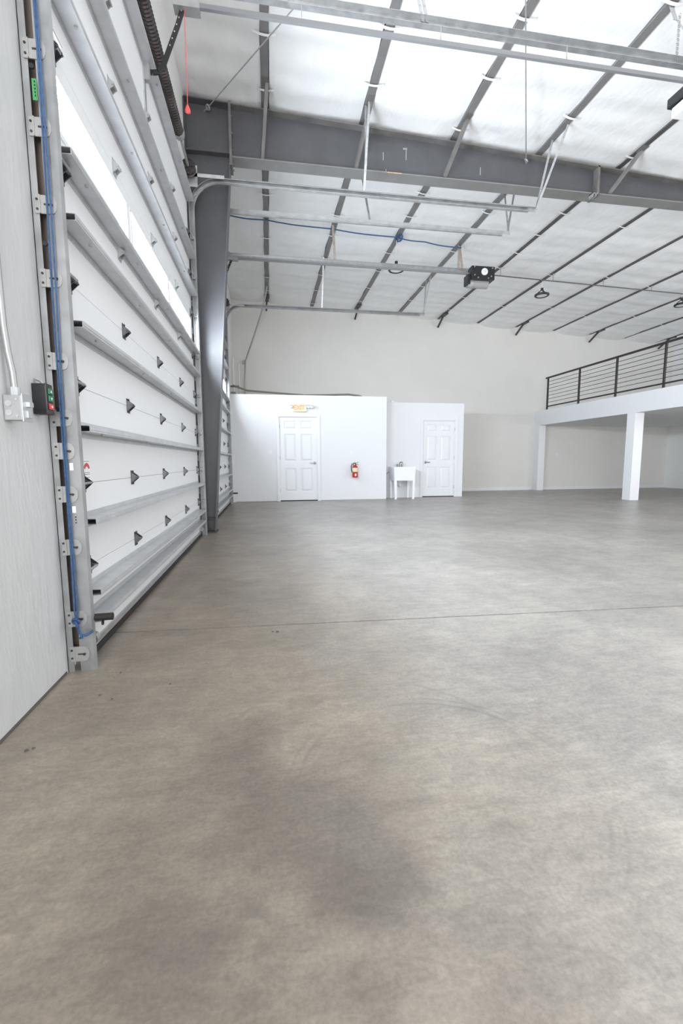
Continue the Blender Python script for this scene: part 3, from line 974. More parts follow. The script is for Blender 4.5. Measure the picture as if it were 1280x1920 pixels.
def shaft(dy, lab):
    t = thing('torsion_spring', (-0.80, 4.1 + dy, 4.45), lab, 'torsion spring', 'torsion spring assemblies over the doors')
    x, z = -0.850, 4.42
    MB().tube([(x, 2.3 + dy, z), (x, 6.12 + dy, z)], 0.014, 10).build('shaft', 'galv_dull', t)
    for ya, yb in ((2.55, 3.68), (3.86, 5.34)):
        m = MB()
        pts = []
        turns = 46
        for k in range(turns * 8 + 1):
            a = 2 * math.pi * k / 8
            y = ya + (yb - ya) * k / (turns * 8)
            pts.append((x + 0.040 * math.cos(a), y + dy, z + 0.040 * math.sin(a)))
        m.tube(pts, 0.0135, 5)
        m.build('coil', 'spring', t, smooth=True)
        for yc in (ya, yb):
            MB().lathe((x, yc + dy, z), (0, 1, 0), [(0.030, -0.05), (0.056, -0.045), (0.056, -0.01), (0.050, 0.02), (0.025, 0.045)], 16).build('winding_cone', 'galv_dull', t, smooth=True)
    MB().box(XW + 0.002, x + 0.03, 3.75 + dy, 3.79 + dy, z - 0.10, z + 0.08).build('centre_bearing_plate', 'galv_dull', t)
    for yy, s in ((5.86, 1), (2.42, -1)):
        m = MB().lathe((x, yy + dy, z), (0, s, 0), [(0.055, -0.02), (0.082, -0.018), (0.082, -0.008), (0.066, -0.004), (0.066, 0.05), (0.080, 0.055), (0.080, 0.065), (0.03, 0.07)], 24)
        for k in range(5):
            a = 2 * math.pi * k / 5
            m.bar((x, yy + dy - s * 0.022, z), (x + 0.06 * math.cos(a), yy + dy - s * 0.022, z + 0.06 * math.sin(a)), 0.012, 0.012, (0, 1, 0))
        m.build('cable_drum', 'spring', t, smooth=False)
        m = MB().box(XW + 0.002, x + 0.085, yy + dy + s * 0.10, yy + dy + s * 0.106, z - 0.16, z + 0.08)
        m.box(x + 0.03, x + 0.40, yy + dy + s * 0.10, yy + dy + s * 0.106, z - 0.045, z - 0.005)
        m.build('end_bearing_plate', 'galv', t)
    return t


shaft(0.0, 'dark coiled torsion spring and cable drum over the near door')
shaft(4.5, 'torsion spring shaft over the far door behind the column')

# ------------------------------------------------------------------ trolley openers


def opener(y, zr, lab, near):
    t = thing('door_opener', (3.9, y, zr), lab, 'door opener', 'trolley door openers under the roof')
    x0 = -0.62
    x1 = 4.1 if not near else 5.0
    prof = [(-0.028, -0.036), (0.028, -0.036), (0.028, -0.033), (-0.025, -0.033), (-0.025, 0.033), (0.028, 0.033), (0.028, 0.036), (-0.028, 0.036)]
    MB().prism(prof, (x0, y, zr), (x1, y, zr)).build('rail', 'galv', t)
    # lower return of the rail / chain guide
    dz = 0.165 if near else 0.055
    m = MB().prism([(-0.014, -0.017), (0.014, -0.017), (0.014, 0.017), (-0.014, 0.017)], (x0, y - 0.02, zr - dz), (x1, y - 0.02, zr - dz))
    m.build('chain_guide' if near else 'chain', 'guide', t)
    for xx in (0.35, 1.55, 2.75):
        MB().box(xx, xx + 0.006, y - 0.025, y - 0.019, zr - dz, zr - 0.03).build('guide_clip', 'galv_dull', t)
    # header end bracket
    MB().box(x0 - 0.10, x0 + 0.02, y - 0.04, y + 0.04, zr - 0.05, zr + 0.05).build('rail_end_plate', 'galv_dull', t)
    # trolley and curved drawbar
    tx = -0.555
    MB().box(tx - 0.10, tx + 0.10, y - 0.045, y + 0.045, zr - dz - 0.03, zr - dz + 0.03).build('trolley', 'galv_dull', t)
    arm = MB()
    P = [(tx - 0.005, y, zr - dz + (0.07 if near else 0)), (-0.63, y, 4.42), (-0.715, y, 4.21), (-0.755, y, 4.11), (-0.795, y, 4.062), (-0.84, y, 4.052), (-0.895, y, 4.06)]
    for a, b in zip(P[:-1], P[1:]):
        arm.bar(a, b, 0.012, 0.036, (0, 0.0, 1) if abs(Vector(b).x - Vector(a).x) > 0.03 else (1, 0, 0))
    arm.build('drawbar_arm', 'black', t)
    m = MB()
    for k in range(1, 8):
        c_ = Vector(P[0]).lerp(Vector(P[2]), k / 8)
        m.lathe(c_ + Vector((0, -0.0065, 0)), (0, -1, 0), [(0.006, 0), (0.006, 0.003)], 6)
    m.build('arm_bolt', 'galv', t)
    # red release cord
    if near:
        cx = -0.572
        MB().tube([(cx, y - 0.02, zr - dz), (cx - 0.002, y - 0.02, 4.3), (cx - 0.006, y - 0.02, 3.83)], 0.0028, 6).build('release_cord', 'redcord', t, label='thin red release cord')
        MB().lathe((cx - 0.006, y - 0.02, 3.775), (0, 0, 1), [(0.012, 0), (0.022, 0.006), (0.022, 0.018), (0.012, 0.045), (0.005, 0.06)], 14).build('cord_handle', 'redcord', t, smooth=True, label='red teardrop pull handle')
    # motor head
    mx, mw = (4.03, 0.62) if near else (3.93, 0.47)
    zt, zb = (zr - 0.17, zr - 0.36) if near else (zr + 0.05, zr - 0.19)
    if near:
        MB().bbox(mx, mx + mw, y - 0.09, y + 0.20, zb + 0.10, zt, 0.012).build('gearbox', 'black', t)
        MB().bbox(mx + 0.02, mx + mw + 0.15, y - 0.24, y + 0.16, zb - 0.01, zb + 0.085, 0.012).build('motor_cover', 'lens', t, label='pale cover with a red stripe')
        cv = t.children[-1]
        MB().box(mx + 0.035, mx + mw + 0.13, y - 0.2415, y - 0.2405, zb + 0.020, zb + 0.050).build('red_stripe', 'redcord', cv)
        MB().box(mx + 0.05, mx + 0.40, y - 0.20, y - 0.12, zb - 0.0115, zb - 0.0105).build('red_label', 'redcord', cv)
        MB().box(mx + 0.1, mx + 0.14, y - 0.012, y + 0.012, zt - 0.02, zr - 0.03).build('motor_bracket', 'galv_dull', t)
    else:
        MB().bbox(mx, mx + mw, y - 0.15, y + 0.12, zb, zt, 0.012).build('gearbox', 'black', t)
        m = MB().lathe((mx + 0.255, y - 0.15, zr - 0.055), (0, -1, 0), [(0.064, 0), (0.064, 0.018), (0.056, 0.022)], 24)
        m.build('white_disc', 'lens', t, label='round white cover disc')
        dsc = t.children[-1]
        m = MB()
        for a in (0, 1, 2):
            an = a * math.pi / 3 + 0.3
            m.bar((mx + 0.255 - 0.035 * math.cos(an), y - 0.174, zr - 0.055 - 0.035 * math.sin(an)), (mx + 0.255 + 0.035 * math.cos(an), y - 0.174, zr - 0.055 + 0.035 * math.sin(an)), 0.006, 0.004, (0, 1, 0))
        m.build('disc_spokes', 'silver', dsc)
        for dx, dz_ in ((0.05, 0.03), (0.42, 0.02), (0.06, -0.12), (0.40, -0.13), (0.13, -0.165), (0.34, -0.165)):
            MB().lathe((mx + dx, y - 0.15, zr + dz_), (0, -1, 0), [(0.014, 0), (0.014, 0.01)], 6).build('case_screw', 'galv', t)
        m = MB().tube([(mx - 0.02, y, zb - 0.035), (mx + 0.08, y, zb - 0.04)], 0.085, 16)
        m.build('motor_end_cap', 'galv_dull', t)
        m = MB().tube([(mx + 0.08, y, zb - 0.04), (mx + 0.39, y, zb - 0.04)], 0.078, 18)
        m.build('motor_body', 'print', t, smooth=True)
        MB().bbox(mx - 0.06, mx, y - 0.10, y + 0.08, zb - 0.08, zb + 0.10, 0.008).build('control_box', 'black', t)
    return t


op1 = opener(4.10, 4.72, 'door opener rail with curved black arm and red release cord', True)
op2 = opener(8.60, 4.63, 'far door opener with black motor head and round white disc', False)

# chain and straps that hold the near opener
ch = thing('support_chain', (3.93, 4.12, 4.73), 'steel chain and bent strap holding up the near opener beside its motor', 'chain')
m = MB()
z = 4.74
k = 0
while z < 5.14:
    m.ring((3.93, 4.12, z), 0.013, 0.0035, (1, 0, 0) if k % 2 else (0, 1, 0), 8, 5)
    z += 0.019
    k += 1
m.build('chain', 'galv_dull', ch)
MB().bar((3.92, 4.15, 5.12), (3.91, 4.2, zp4 - 0.01), 0.05, 0.004, (0, 1, 0)).build('purlin_hook', 'galv', ch)
MB().bar((3.94, 4.2, 5.20), (4.32, 4.1, 4.72), 0.025, 0.004, (0, 1, 0)).build('diagonal_strap', 'galv', ch)
hanger([((3.72, 8.6, 4.66), (3.90, 9.0, zp4 - 0.01)), ((3.80, 8.6, 4.66), (3.93, 9.05, zp4 - 0.01))], 'bent pale straps above the far opener motor', 'pale_wood', 0.05)

# blue cable tied along the purlins behind the beam
MBr = MB()
pts = []
ctrl = [(-0.60, 8.9, 5.45), (0.07, 8.9, 5.42), (1.30, 8.9, 5.355), (2.58, 8.9, 5.295), (3.15, 8.9, 5.25), (3.9, 8.9, 5.19)]
for a, b in zip(ctrl[:-1], ctrl[1:]):
    for k in range(6):
        p = Vector(a).lerp(Vector(b), k / 6)
        pts.append(p + Vector((0, 0.006 * math.sin(k), -0.02 * math.sin(math.pi * k / 6))))
pts.append(Vector(ctrl[-1]))
MBr.tube(pts, 0.011, 6)
cb = thing('blue_cable', ctrl[0], 'blue cable strung between the purlins with a knot of coils above the middle tracks', 'cable')
MBr.build('cable_run', 'rope', cb, smooth=True)
m = MB()
for k in range(5):
    m.ring((2.58 + 0.012 * k, 8.9, 5.26 + 0.008 * k), 0.045 + 0.006 * k, 0.007, (0.3 * k, 1, 0.2), 14, 5)
m.build('cable_knot', 'rope', cb)
for pp in ([(2.60, 8.9, 5.30), (2.62, 8.95, zp(PUR_X[2]))], [(0.07, 8.9, 5.42), (0.06, 8.95, zp(PUR_X[0]))], [(3.9, 8.9, 5.19), (3.9, 8.95, 5.25), (3.9, 9.0, zp4)]):
    MB().tube(pp, 0.006, 5).build('cable_tie', 'rope', cb)

# ------------------------------------------------------------------ lighting conduit and hanging ring lamps
cd = thing('ceiling_conduit', (4.40, 9.7, 5.07), 'thin dark conduit crossing under the ceiling beyond the far opener', 'conduit')
czl = lambda x: 5.05 - 0.0287 * (x - 5.02)
MB().tube([(4.40, 9.7, czl(4.4)), (XR - 0.02, 9.7, czl(XR))], 0.013, 8).build('pipe', 'dark_pipe', cd)
for px in PUR_X[3:]:
    if px > 4.5:
        MB().bar((px, 9.7, czl(px) + 0.008), (px, 9.7, zp(px) + 0.002), 0.02, 0.006, (0, 1, 0)).build('conduit_clip', 'conduit', cd)


def ring_lamp(x, y, ztop_, z, lab, R=0.135):
    t = thing('pendant_lamp', (x, y, ztop_), lab, 'lamp', 'round pendant work lamps')
    MB().tube([(x, y, ztop_), (x, y, z + 0.16)], 0.006, 6).build('hanging_chain', 'silver', t)
    MB().lathe((x, y, z + 0.10), (0, 0, 1), [(0.03, 0), (0.03, 0.05), (0.012, 0.06)], 12).build('socket_housing', 'black', t)
    m = MB()
    for k in range(3):
        a = k * 2 * math.pi / 3 + 0.4
        m.tube([(x, y, z + 0.12), (x + R * 0.5 * math.cos(a), y + R * 0.5 * math.sin(a), z + 0.075), (x + R * math.cos(a), y + R * math.sin(a), z + 0.01)], 0.010, 6)
    m.build('bracket_arm', 'black', t)
    MB().ring((x, y, z), R, 0.026, (0, 0, 1), 28, 8).build('lamp_ring', 'black', t, smooth=True)
    MB().lathe((x, y, z - 0.005), (0, 0, 1), [(R * 0.85, -0.006), (R * 0.85, 0.012), (R * 0.3, 0.03)], 28).build('diffuser', 'lens', t, label='pale round diffuser')
    return t


ring_lamp(6.21, 9.7, 4.995, 4.69, 'black ring pendant lamp hanging from the conduit beyond the black motor head')
ring_lamp(9.88, 9.7, 4.89, 4.66, 'black ring pendant lamp at the conduit above the mezzanine railing')
ring_lamp(2.56, 8.9, 5.24, 4.70, 'black ring pendant lamp below the blue cable knot')

# ------------------------------------------------------------------ items on the near wall
jb = thing('junction_box', (XW, 1.86, 1.12), 'grey metal outlet box at the end of a conduit on the near wall', 'electrical box')
MB().bbox(XW + 0.001, XW + 0.062, 1.815, 1.868, 1.125, 1.215, 0.004).build('box', 'galv_dull', jb)
m = MB()
for dx, z in ((0.018, 1.152), (0.018, 1.185), (0.045, 1.14), (0.045, 1.20)):
    m.lathe((XW + dx, 1.815, z), (0, -1, 0), [(0.011 if dx < .03 else 0.004, -0.001), (0.011 if dx < .03 else 0.004, 0.002)], 12)
m.build('knockout', 'galv', jb)
MB().bbox(XW + 0.062, XW + 0.067, 1.811, 1.878, 1.120, 1.220, 0.002).build('cover_plate', 'galv', jb)
m = MB().box(XW + 0.067, XW + 0.080, 1.835, 1.862, 1.175, 1.192).box(XW + 0.067, XW + 0.073, 1.835, 1.862, 1.135, 1.16)
m.build('switch_toggle', 'galv', jb)
MB().tube([(XW + 0.03, 1.842, 1.215), (XW + 0.03, 1.842, 1.245)], 0.017, 10).build('connector', 'galv', jb)
MB().tube([(XW + 0.03, 1.842, 1.24), (XW + 0.028, 1.841, 1.30), (XW + 0.020, 1.838, 1.37), (XW + 0.016, 1.832, 1.46), (XW + 0.015, 1.83, 1.6), (XW + 0.015, 1.83, 2.4), (XW + 0.015, 1.83, 3.4)], 0.0115, 10).build('conduit', 'conduit', jb, smooth=True)
cs = thing('push_button_station', (XW, 2.05, 1.165), 'black push-button box with green and red buttons beside the near track', 'control box')
MB().bbox(XW + 0.001, XW + 0.056, 2.025, 2.078, 1.168, 1.292, 0.005).build('housing', 'black', cs)
for k, (mm, zc) in enumerate((('green_btn', 1.262), ('green_btn', 1.232), ('red', 1.200))):
    MB().bbox(XW + 0.055, XW + 0.062, 2.036, 2.068, zc - 0.012, zc + 0.012, 0.003).build('push_button', mm, cs, label='red button' if mm == 'red' else 'green button')
    bt = cs.children[-1]
    if k == 0:
        mk = MB().add([(XW + 0.0626, 2.052 - 0.008, zc - 0.005), (XW + 0.0626, 2.052 + 0.008, zc - 0.005), (XW + 0.0626, 2.052, zc + 0.007)], [(0, 1, 2)])
    elif k == 1:
        mk = MB().add([(XW + 0.0626, 2.052 - 0.008, zc + 0.005), (XW + 0.0626, 2.052 + 0.008, zc + 0.005), (XW + 0.0626, 2.052, zc - 0.007)], [(0, 1, 2)])
    else:
        mk = MB().box(XW + 0.062, XW + 0.0626, 2.046, 2.058, zc - 0.004, zc + 0.004)
    mk.build('button_mark', 'white', bt)
MB().tube([(XW + 0.03, 2.06, 1.292), (XW + 0.02, 2.055, 1.306), (XW + 0.006, 2.05, 1.312)], 0.006, 6).build('cable_stub', 'conduit', cs)

# blue rope hung down the slot of the near track
rp = thing('blue_rope', (-0.88, 2.13, 0.2), 'blue rope hanging down the near door track and tied at the bottom', 'rope')
xr = lambda z: -0.892 + 0.009 * (z - 0.2)
for off, ph in ((0.0, 0.0), (0.012, 1.7)):
    pts = []
    z = 3.0
    while z > 0.27:
        pts.append((xr(z) + off + 0.004 * math.sin(z * 3.1 + ph), 2.128 - 0.004 * math.cos(z * 2.3 + ph), z))
        z -= 0.06
    pts.append((-0.885 + off * 0.3, 2.128, 0.255))
    MB().tube(pts, 0.0040, 6).build('rope_strand', 'rope', rp, smooth=True)
m = MB()
m.ring((-0.884, 2.122, 0.25), 0.014, 0.006, (0.2, 1, 0.3), 12, 6).ring((-0.880, 2.120, 0.236), 0.016, 0.006, (1, 0.4, 0.3), 12, 6)
m.tube([(-0.884, 2.12, 0.245), (-0.868, 2.118, 0.19), (-0.845, 2.118, 0.182), (-0.815, 2.125, 0.20)], 0.006, 6)
m.tube([(-0.880, 2.12, 0.24), (-0.870, 2.118, 0.205), (-0.86, 2.118, 0.17), (-0.872, 2.118, 0.172)], 0.0055, 6)
m.build('rope_knot', 'rope', rp, smooth=True)

# ------------------------------------------------------------------ far rooms
Y1, Y2 = 10.9, 11.35
Z1, Z2 = 2.545, 2.47
X1, X2 = 2.92, 5.16
A0, A1, AZ = 0.262, 1.188, 2.035     # first door opening
B0, B1, BZ2 = 4.03, 4.93, 2.02       # second door opening
w = MB()
w.box(XW, A0, Y1, Y1 + 0.12, 0, Z1).box(A1, X1, Y1, Y1 + 0.12, 0, Z1).box(A0, A1, Y1, Y1 + 0.12, AZ, Z1)
w.box(X1 - 0.12, X1, Y1 + 0.12, YB, 0, Z1).box(XW, X1 - 0.12, Y1 + 0.12, YB, Z1 - 0.1, Z1)
struct(w.build('wall_partition', 'partition'), 'bright white low partition with the exit door and fire extinguisher', 'partition wall')
w = MB()
w.box(X1, B0, Y2, Y2 + 0.12, 0, Z2).box(B1, X2, Y2, Y2 + 0.12, 0, Z2).box(B0, B1, Y2, Y2 + 0.12, BZ2, Z2)
w.box(X2 - 0.12, X2, Y2 + 0.12, YB, 0, Z2).box(X1, X2 - 0.12, Y2 + 0.12, YB, Z2 - 0.1, Z2)
struct(w.build('wall_washroom', 'partition'), 'lower white partition behind the utility sink', 'partition wall')
struct(MB().box(XW + 0.15, A0 - 0.07, Y1 - 0.004, Y1, 0.0, 0.012).box(A1 + 0.07, X1, Y1 - 0.004, Y1, 0, 0.012).build('partition_shade_line', 'print'), 'thin grey strip painted as a shadow gap where the white partition meets the floor', 'baseboard')  # grey strip stands in for the shade under the partition foot
bb = MB().box(X2, 8.5, YB - 0.012, YB, 0, 0.09).box(8.72, XR, YB - 0.012, YB, 0, 0.09)
struct(bb.build('baseboard_back', 'trim'), 'thin white baseboard along the end wall', 'baseboard')


def six_panel(name, x0, x1, zt, yw, hinge_left, lab):
    d = thing(name, ((x0 + x1) / 2, yw, 0), lab, 'door', kind='structure')
    yf = yw + 0.025      # slab face, set back from the wall face
    z0 = 0.022
    s = MB()
    W_ = x1 - x0 - 0.012
    a = x0 + 0.006
    st_ = W_ * 0.13
    mu = W_ * 0.12
    pw = (W_ - 2 * st_ - mu) / 2
    H_ = zt - 0.008 - z0
    rails = [(0, 0.105), (0.39, 0.475), (0.80, 0.86), (0.955, 1.0)]
    th = 0.04
    xs_ = [a, a + st_, a + st_ + pw, a + st_ + pw + mu, a + W_ - st_, a + W_]
    s.box(xs_[0], xs_[1], yf, yf + th, z0, z0 + H_).box(xs_[2], xs_[3], yf, yf + th, z0, z0 + H_).box(xs_[4], xs_[5], yf, yf + th, z0, z0 + H_)
    for r0, r1 in rails:
        s.box(xs_[1], xs_[2], yf, yf + th, z0 + r0 * H_, z0 + r1 * H_).box(xs_[3], xs_[4], yf, yf + th, z0 + r0 * H_, z0 + r1 * H_)
    s.build('door_frame', 'trim', d)
    for (r0, r1) in ((rails[0][1], rails[1][0]), (rails[1][1], rails[2][0]), (rails[2][1], rails[3][0])):
        for (p0, p1) in ((xs_[1], xs_[2]), (xs_[3], xs_[4])):
            za, zb = z0 + r0 * H_, z0 + r1 * H_
            m = MB().box(p0, p1, yf + 0.018, yf + th - 0.005, za, zb)
            q = 0.016
            q2 = 0.050
            m.add([(p0 + q, yf + 0.018, za + q), (p1 - q, yf + 0.018, za + q), (p1 - q, yf + 0.018, zb - q), (p0 + q, yf + 0.018, zb - q),
                   (p0 + q2, yf + 0.004, za + q2), (p1 - q2, yf + 0.004, za + q2), (p1 - q2, yf + 0.004, zb - q2), (p0 + q2, yf + 0.004, zb - q2)],
                  [(4, 5, 6, 7), (0, 1, 5, 4), (1, 2, 6, 5), (2, 3, 7, 6), (3, 0, 4, 7)])
            m.build('raised_panel', 'trim', d)
    cw = 0.062
    k = MB()
    k.bbox(x0 - cw, x0, yw - 0.018, yw, 0, zt + cw, 0.004).bbox(x1, x1 + cw, yw - 0.018, yw, 0, zt + cw, 0.004).bbox(x0, x1, yw - 0.018, yw, zt, zt + cw, 0.004)
    k.build('casing', 'trim', d)
    MB().box(x0, x0 + 0.006, yw, yw + 0.1, 0, zt).box(x1 - 0.006, x1, yw, yw + 0.1, 0, zt).box(x0, x1, yw, yw + 0.1, zt - 0.008, zt).build('jamb', 'trim', d)
    MB().box(x0, x1, yw + 0.005, yw + 0.10, 0.0, 0.018).build('threshold', 'rubber', d)
    hx = x0 + 0.004 if hinge_left else x1 - 0.004
    for z in (0.26, 1.05, 1.80):
        MB().tube([(hx, yf - 0.008, z - 0.045), (hx, yf - 0.008, z + 0.045)], 0.009, 8).build('hinge', 'lever', d)
    kx = x1 - 0.075 if hinge_left else x0 + 0.085
    s_ = -1 if hinge_left else 1
    m = MB().lathe((kx, yf, 0.93), (0, -1, 0), [(0.033, 0), (0.033, 0.008), (0.012, 0.014), (0.012, 0.05)], 16)
    m.bbox(min(kx, kx + s_ * 0.115), max(kx, kx + s_ * 0.115), yf - 0.058, yf - 0.042, 0.918, 0.940, 0.005)
    m.build('lever_handle', 'lever', d, smooth=False, label='dark metal lever handle')
    return d


six_panel('door_1', A0, A1, AZ, Y1, True, 'white six-panel door under the exit sign')
six_panel('door_2', B0, B1, BZ2, Y2, False, 'white six-panel door right of the utility sink')

# exit sign with emergency lamp heads
ex = thing('exit_sign', (0.75, Y1, 2.15), 'small exit sign with emergency lamp heads above a six-panel door', 'exit sign')
MB().bbox(0.605, 0.895, Y1 - 0.055, Y1 - 0.001, 2.150, 2.335, 0.008).build('sign_body', 'cream', ex)
for ch_, lx_ in zip('EXIT', (0.653, 0.735, 0.792, 0.843)):
    fc = bpy.data.curves.new('letter', 'FONT')
    fc.body = ch_
    fc.size = 0.150
    fc.extrude = 0.002
    fc.offset = 0.004
    fc.align_x = 'CENTER'
    fc.align_y = 'CENTER'
    tmp = bpy.data.objects.new('letter', fc)
    me = bpy.data.meshes.new_from_object(tmp)
    bpy.data.objects.remove(tmp)
    me.materials.clear()
    me.materials.append(MT['orange'])
    share('letter', me, ex, (lx_, Y1 - 0.0565, 2.245), (math.pi / 2, 0, 0))
MB().bbox(0.895, 0.925, Y1 - 0.05, Y1 - 0.001, 2.155, 2.33, 0.004).build('battery_case', 'lens', ex)
for xa, xb in ((0.605, 0.56), (0.925, 0.975), (0.93, 1.05)):
    MB().tube([(xa, Y1 - 0.03, 2.26), (xb, Y1 - 0.045, 2.262)], 0.008, 8).build('lamp_arm', 'lens', ex)
    MB().lathe((xb, Y1 - 0.03, 2.265), (0, -1, 0.1), [(0.02, 0), (0.040, 0.02), (0.042, 0.055), (0.034, 0.06)], 16).build('lamp_head', 'silver', ex, smooth=True)

# fire extinguisher
fe = thing('fire_extinguisher', (2.10, Y1 - 0.09, 0.56), 'red fire extinguisher with pale label hung on the white partition', 'fire extinguisher')
cx, cyy = 2.10, Y1 - 0.10
MB().lathe((cx, cyy, 0.565), (0, 0, 1), [(0.060, 0), (0.068, 0.012), (0.068, 0.235), (0.060, 0.268), (0.035, 0.295), (0.022, 0.305)], 24).build('cylinder', 'red', fe, smooth=True)
MB().lathe((cx, cyy, 0.705), (0, 0, 1), [(0.0688, 0), (0.0695, 0.002), (0.0695, 0.095), (0.0688, 0.097)], 24).build('label_band', 'cream', fe, smooth=True, label='pale label band')
MB().box(cx - 0.02, cx + 0.02, cyy - 0.0695, cyy - 0.066, 0.60, 0.66).build('white_label', 'white', fe)
m = MB().lathe((cx, cyy, 0.868), (0, 0, 1), [(0.022, 0), (0.026, 0.01), (0.026, 0.03), (0.016, 0.045)], 14)
m.bar((cx - 0.01, cyy - 0.03, 0.915), (cx + 0.085, cyy - 0.05, 0.945), 0.022, 0.010)
m.bar((cx - 0.01, cyy - 0.03, 0.90), (cx + 0.075, cyy - 0.05, 0.885), 0.022, 0.010)
m.build('valve_head', 'black', fe)
MB().lathe((cx - 0.02, cyy - 0.026, 0.885), (0, -1, 0), [(0.016, 0), (0.016, 0.012)], 12).build('pressure_gauge', 'cream', fe)
MB().tube([(cx - 0.02, cyy, 0.89), (cx - 0.075, cyy - 0.01, 0.90), (cx - 0.098, cyy - 0.015, 0.84), (cx - 0.092, cyy - 0.01, 0.76), (cx - 0.078, cyy, 0.70)], 0.011, 8).build('hose', 'black', fe, smooth=True)
MB().box(cx - 0.02, cx + 0.02, cyy + 0.066, Y1 - 0.001, 0.62, 0.93).box(cx - 0.03, cx + 0.03, cyy + 0.02, Y1 - 0.001, 0.855, 0.868).build('wall_bracket', 'dark_steel', fe)


def plate(x, y, z, lab, cat='switch plate', w_=0.075, h_=0.118):
    t = thing('switch_plate', (x, y, z), lab, cat)
    MB().bbox(x - w_ / 2, x + w_ / 2, y - 0.008, y - 0.0005, z - h_ / 2, z + h_ / 2, 0.003).build('plate', 'trim', t)
    MB().box(x - 0.012, x + 0.012, y - 0.014, y - 0.008, z - 0.02, z + 0.02).build('toggle', 'white', t)
    return t


plate(0.05, Y1, 1.19, 'white light switch plate beside the hinges of the exit door')
plate(2.02, Y1, 1.17, 'white switch plate on the partition above the extinguisher')
plate(9.36, YB, 1.13, 'white switch plate on the end wall under the mezzanine')

# utility sink
sk = thing('utility_sink', (3.375, 11.05, 0), 'white plastic laundry sink on four legs beside the partition corner', 'sink')
sx0, sx1, sy0, sy1, sz0, sz1 = 3.095, 3.665, 10.80, 11.33, 0.47, 0.815
m = MB()
i_ = 0.03
# tapered tub with a rim and an open hollow
ou = [(sx0 + 0.02, sy0 + 0.02, sz0), (sx1 - 0.02, sy0 + 0.02, sz0), (sx1 - 0.02, sy1 - 0.02, sz0), (sx0 + 0.02, sy1 - 0.02, sz0),
      (sx0 + 0.006, sy0 + 0.006, sz1 - 0.04), (sx1 - 0.006, sy0 + 0.006, sz1 - 0.04), (sx1 - 0.006, sy1 - 0.006, sz1 - 0.04), (sx0 + 0.006, sy1 - 0.006, sz1 - 0.04),
      (sx0, sy0, sz1 - 0.04), (sx1, sy0, sz1 - 0.04), (sx1, sy1, sz1 - 0.04), (sx0, sy1, sz1 - 0.04),
      (sx0, sy0, sz1), (sx1, sy0, sz1), (sx1, sy1, sz1), (sx0, sy1, sz1),
      (sx0 + i_, sy0 + i_, sz1), (sx1 - i_, sy0 + i_, sz1), (sx1 - i_, sy1 - 0.11, sz1), (sx0 + i_, sy1 - 0.11, sz1),
      (sx0 + 0.06, sy0 + 0.06, sz0 + 0.03), (sx1 - 0.06, sy0 + 0.06, sz0 + 0.03), (sx1 - 0.06, sy1 - 0.14, sz0 + 0.03), (sx0 + 0.06, sy1 - 0.14, sz0 + 0.03)]
fs = [(3, 2, 1, 0)]
for k in range(5):
    for q in range(4):
        fs.append((4 * k + q, 4 * k + (q + 1) % 4, 4 * k + 4 + (q + 1) % 4, 4 * k + 4 + q))
fs.append((20, 21, 22, 23))
m.add(ou, fs)
m.build('basin', 'sink', sk)
for lx in (0, 1):
    for ly in (0, 1):
        xa = sx0 + 0.045 if lx == 0 else sx1 - 0.045
        ya = sy0 + 0.045 if ly == 0 else sy1 - 0.045
        kx = 0.012 if lx == 0 else -0.012
        m = MB()
        h0, h1 = 0.026, 0.045
        m.add([(xa + kx - h0, ya - h0, 0), (xa + kx + h0, ya - h0, 0), (xa + kx + h0, ya + h0, 0), (xa + kx - h0, ya + h0, 0),
               (xa - h1 + 0.012, ya - h1 + 0.012, sz0 + 0.02), (xa + h1 - 0.012, ya - h1 + 0.012, sz0 + 0.02), (xa + h1 - 0.012, ya + h1 - 0.012, sz0 + 0.02), (xa - h1 + 0.012, ya + h1 - 0.012, sz0 + 0.02)],
              [(3, 2, 1, 0), (4, 5, 6, 7), (0, 1, 5, 4), (1, 2, 6, 5), (2, 3, 7, 6), (3, 0, 4, 7)])
        m.build('leg', 'sink', sk)
m = MB().box(3.30, 3.46, 11.245, 11.305, sz1, sz1 + 0.02)
for kx in (3.315, 3.445):
    m.lathe((kx, 11.275, sz1 + 0.02), (0, 0, 1), [(0.018, 0), (0.018, 0.03), (0.028, 0.035), (0.028, 0.05)], 10)
m.tube([(3.38, 11.275, sz1 + 0.02), (3.38, 11.27, sz1 + 0.09), (3.385, 11.23, sz1 + 0.12), (3.40, 11.12, sz1 + 0.12), (3.40, 11.09, sz1 + 0.10)], 0.012, 8)
m.build('faucet', 'lever', sk, label='grey metal faucet')
m = MB().tube([(3.32, 11.05, sz0 - 0.12), (3.32, 11.05, sz0 + 0.005)], 0.022, 10).tube([(3.32, 11.05, sz0 - 0.12), (3.32, 11.10, sz0 - 0.18), (3.32, 11.18, sz0 - 0.14), (3.32, 11.34, sz0 - 0.13)], 0.020, 8)
m.build('drain_pipe', 'white', sk, smooth=True)
m = MB().tube([(3.02, Y2 - 0.03, 0.02), (3.02, Y2 - 0.03, 0.62), (3.15, Y2 - 0.04, 0.72)], 0.008, 6).tube([(2.985, Y2 - 0.03, 0.02), (2.985, Y2 - 0.03, 0.72)], 0.006, 6)
m.build('supply_pipe', 'brown_pipe', sk)

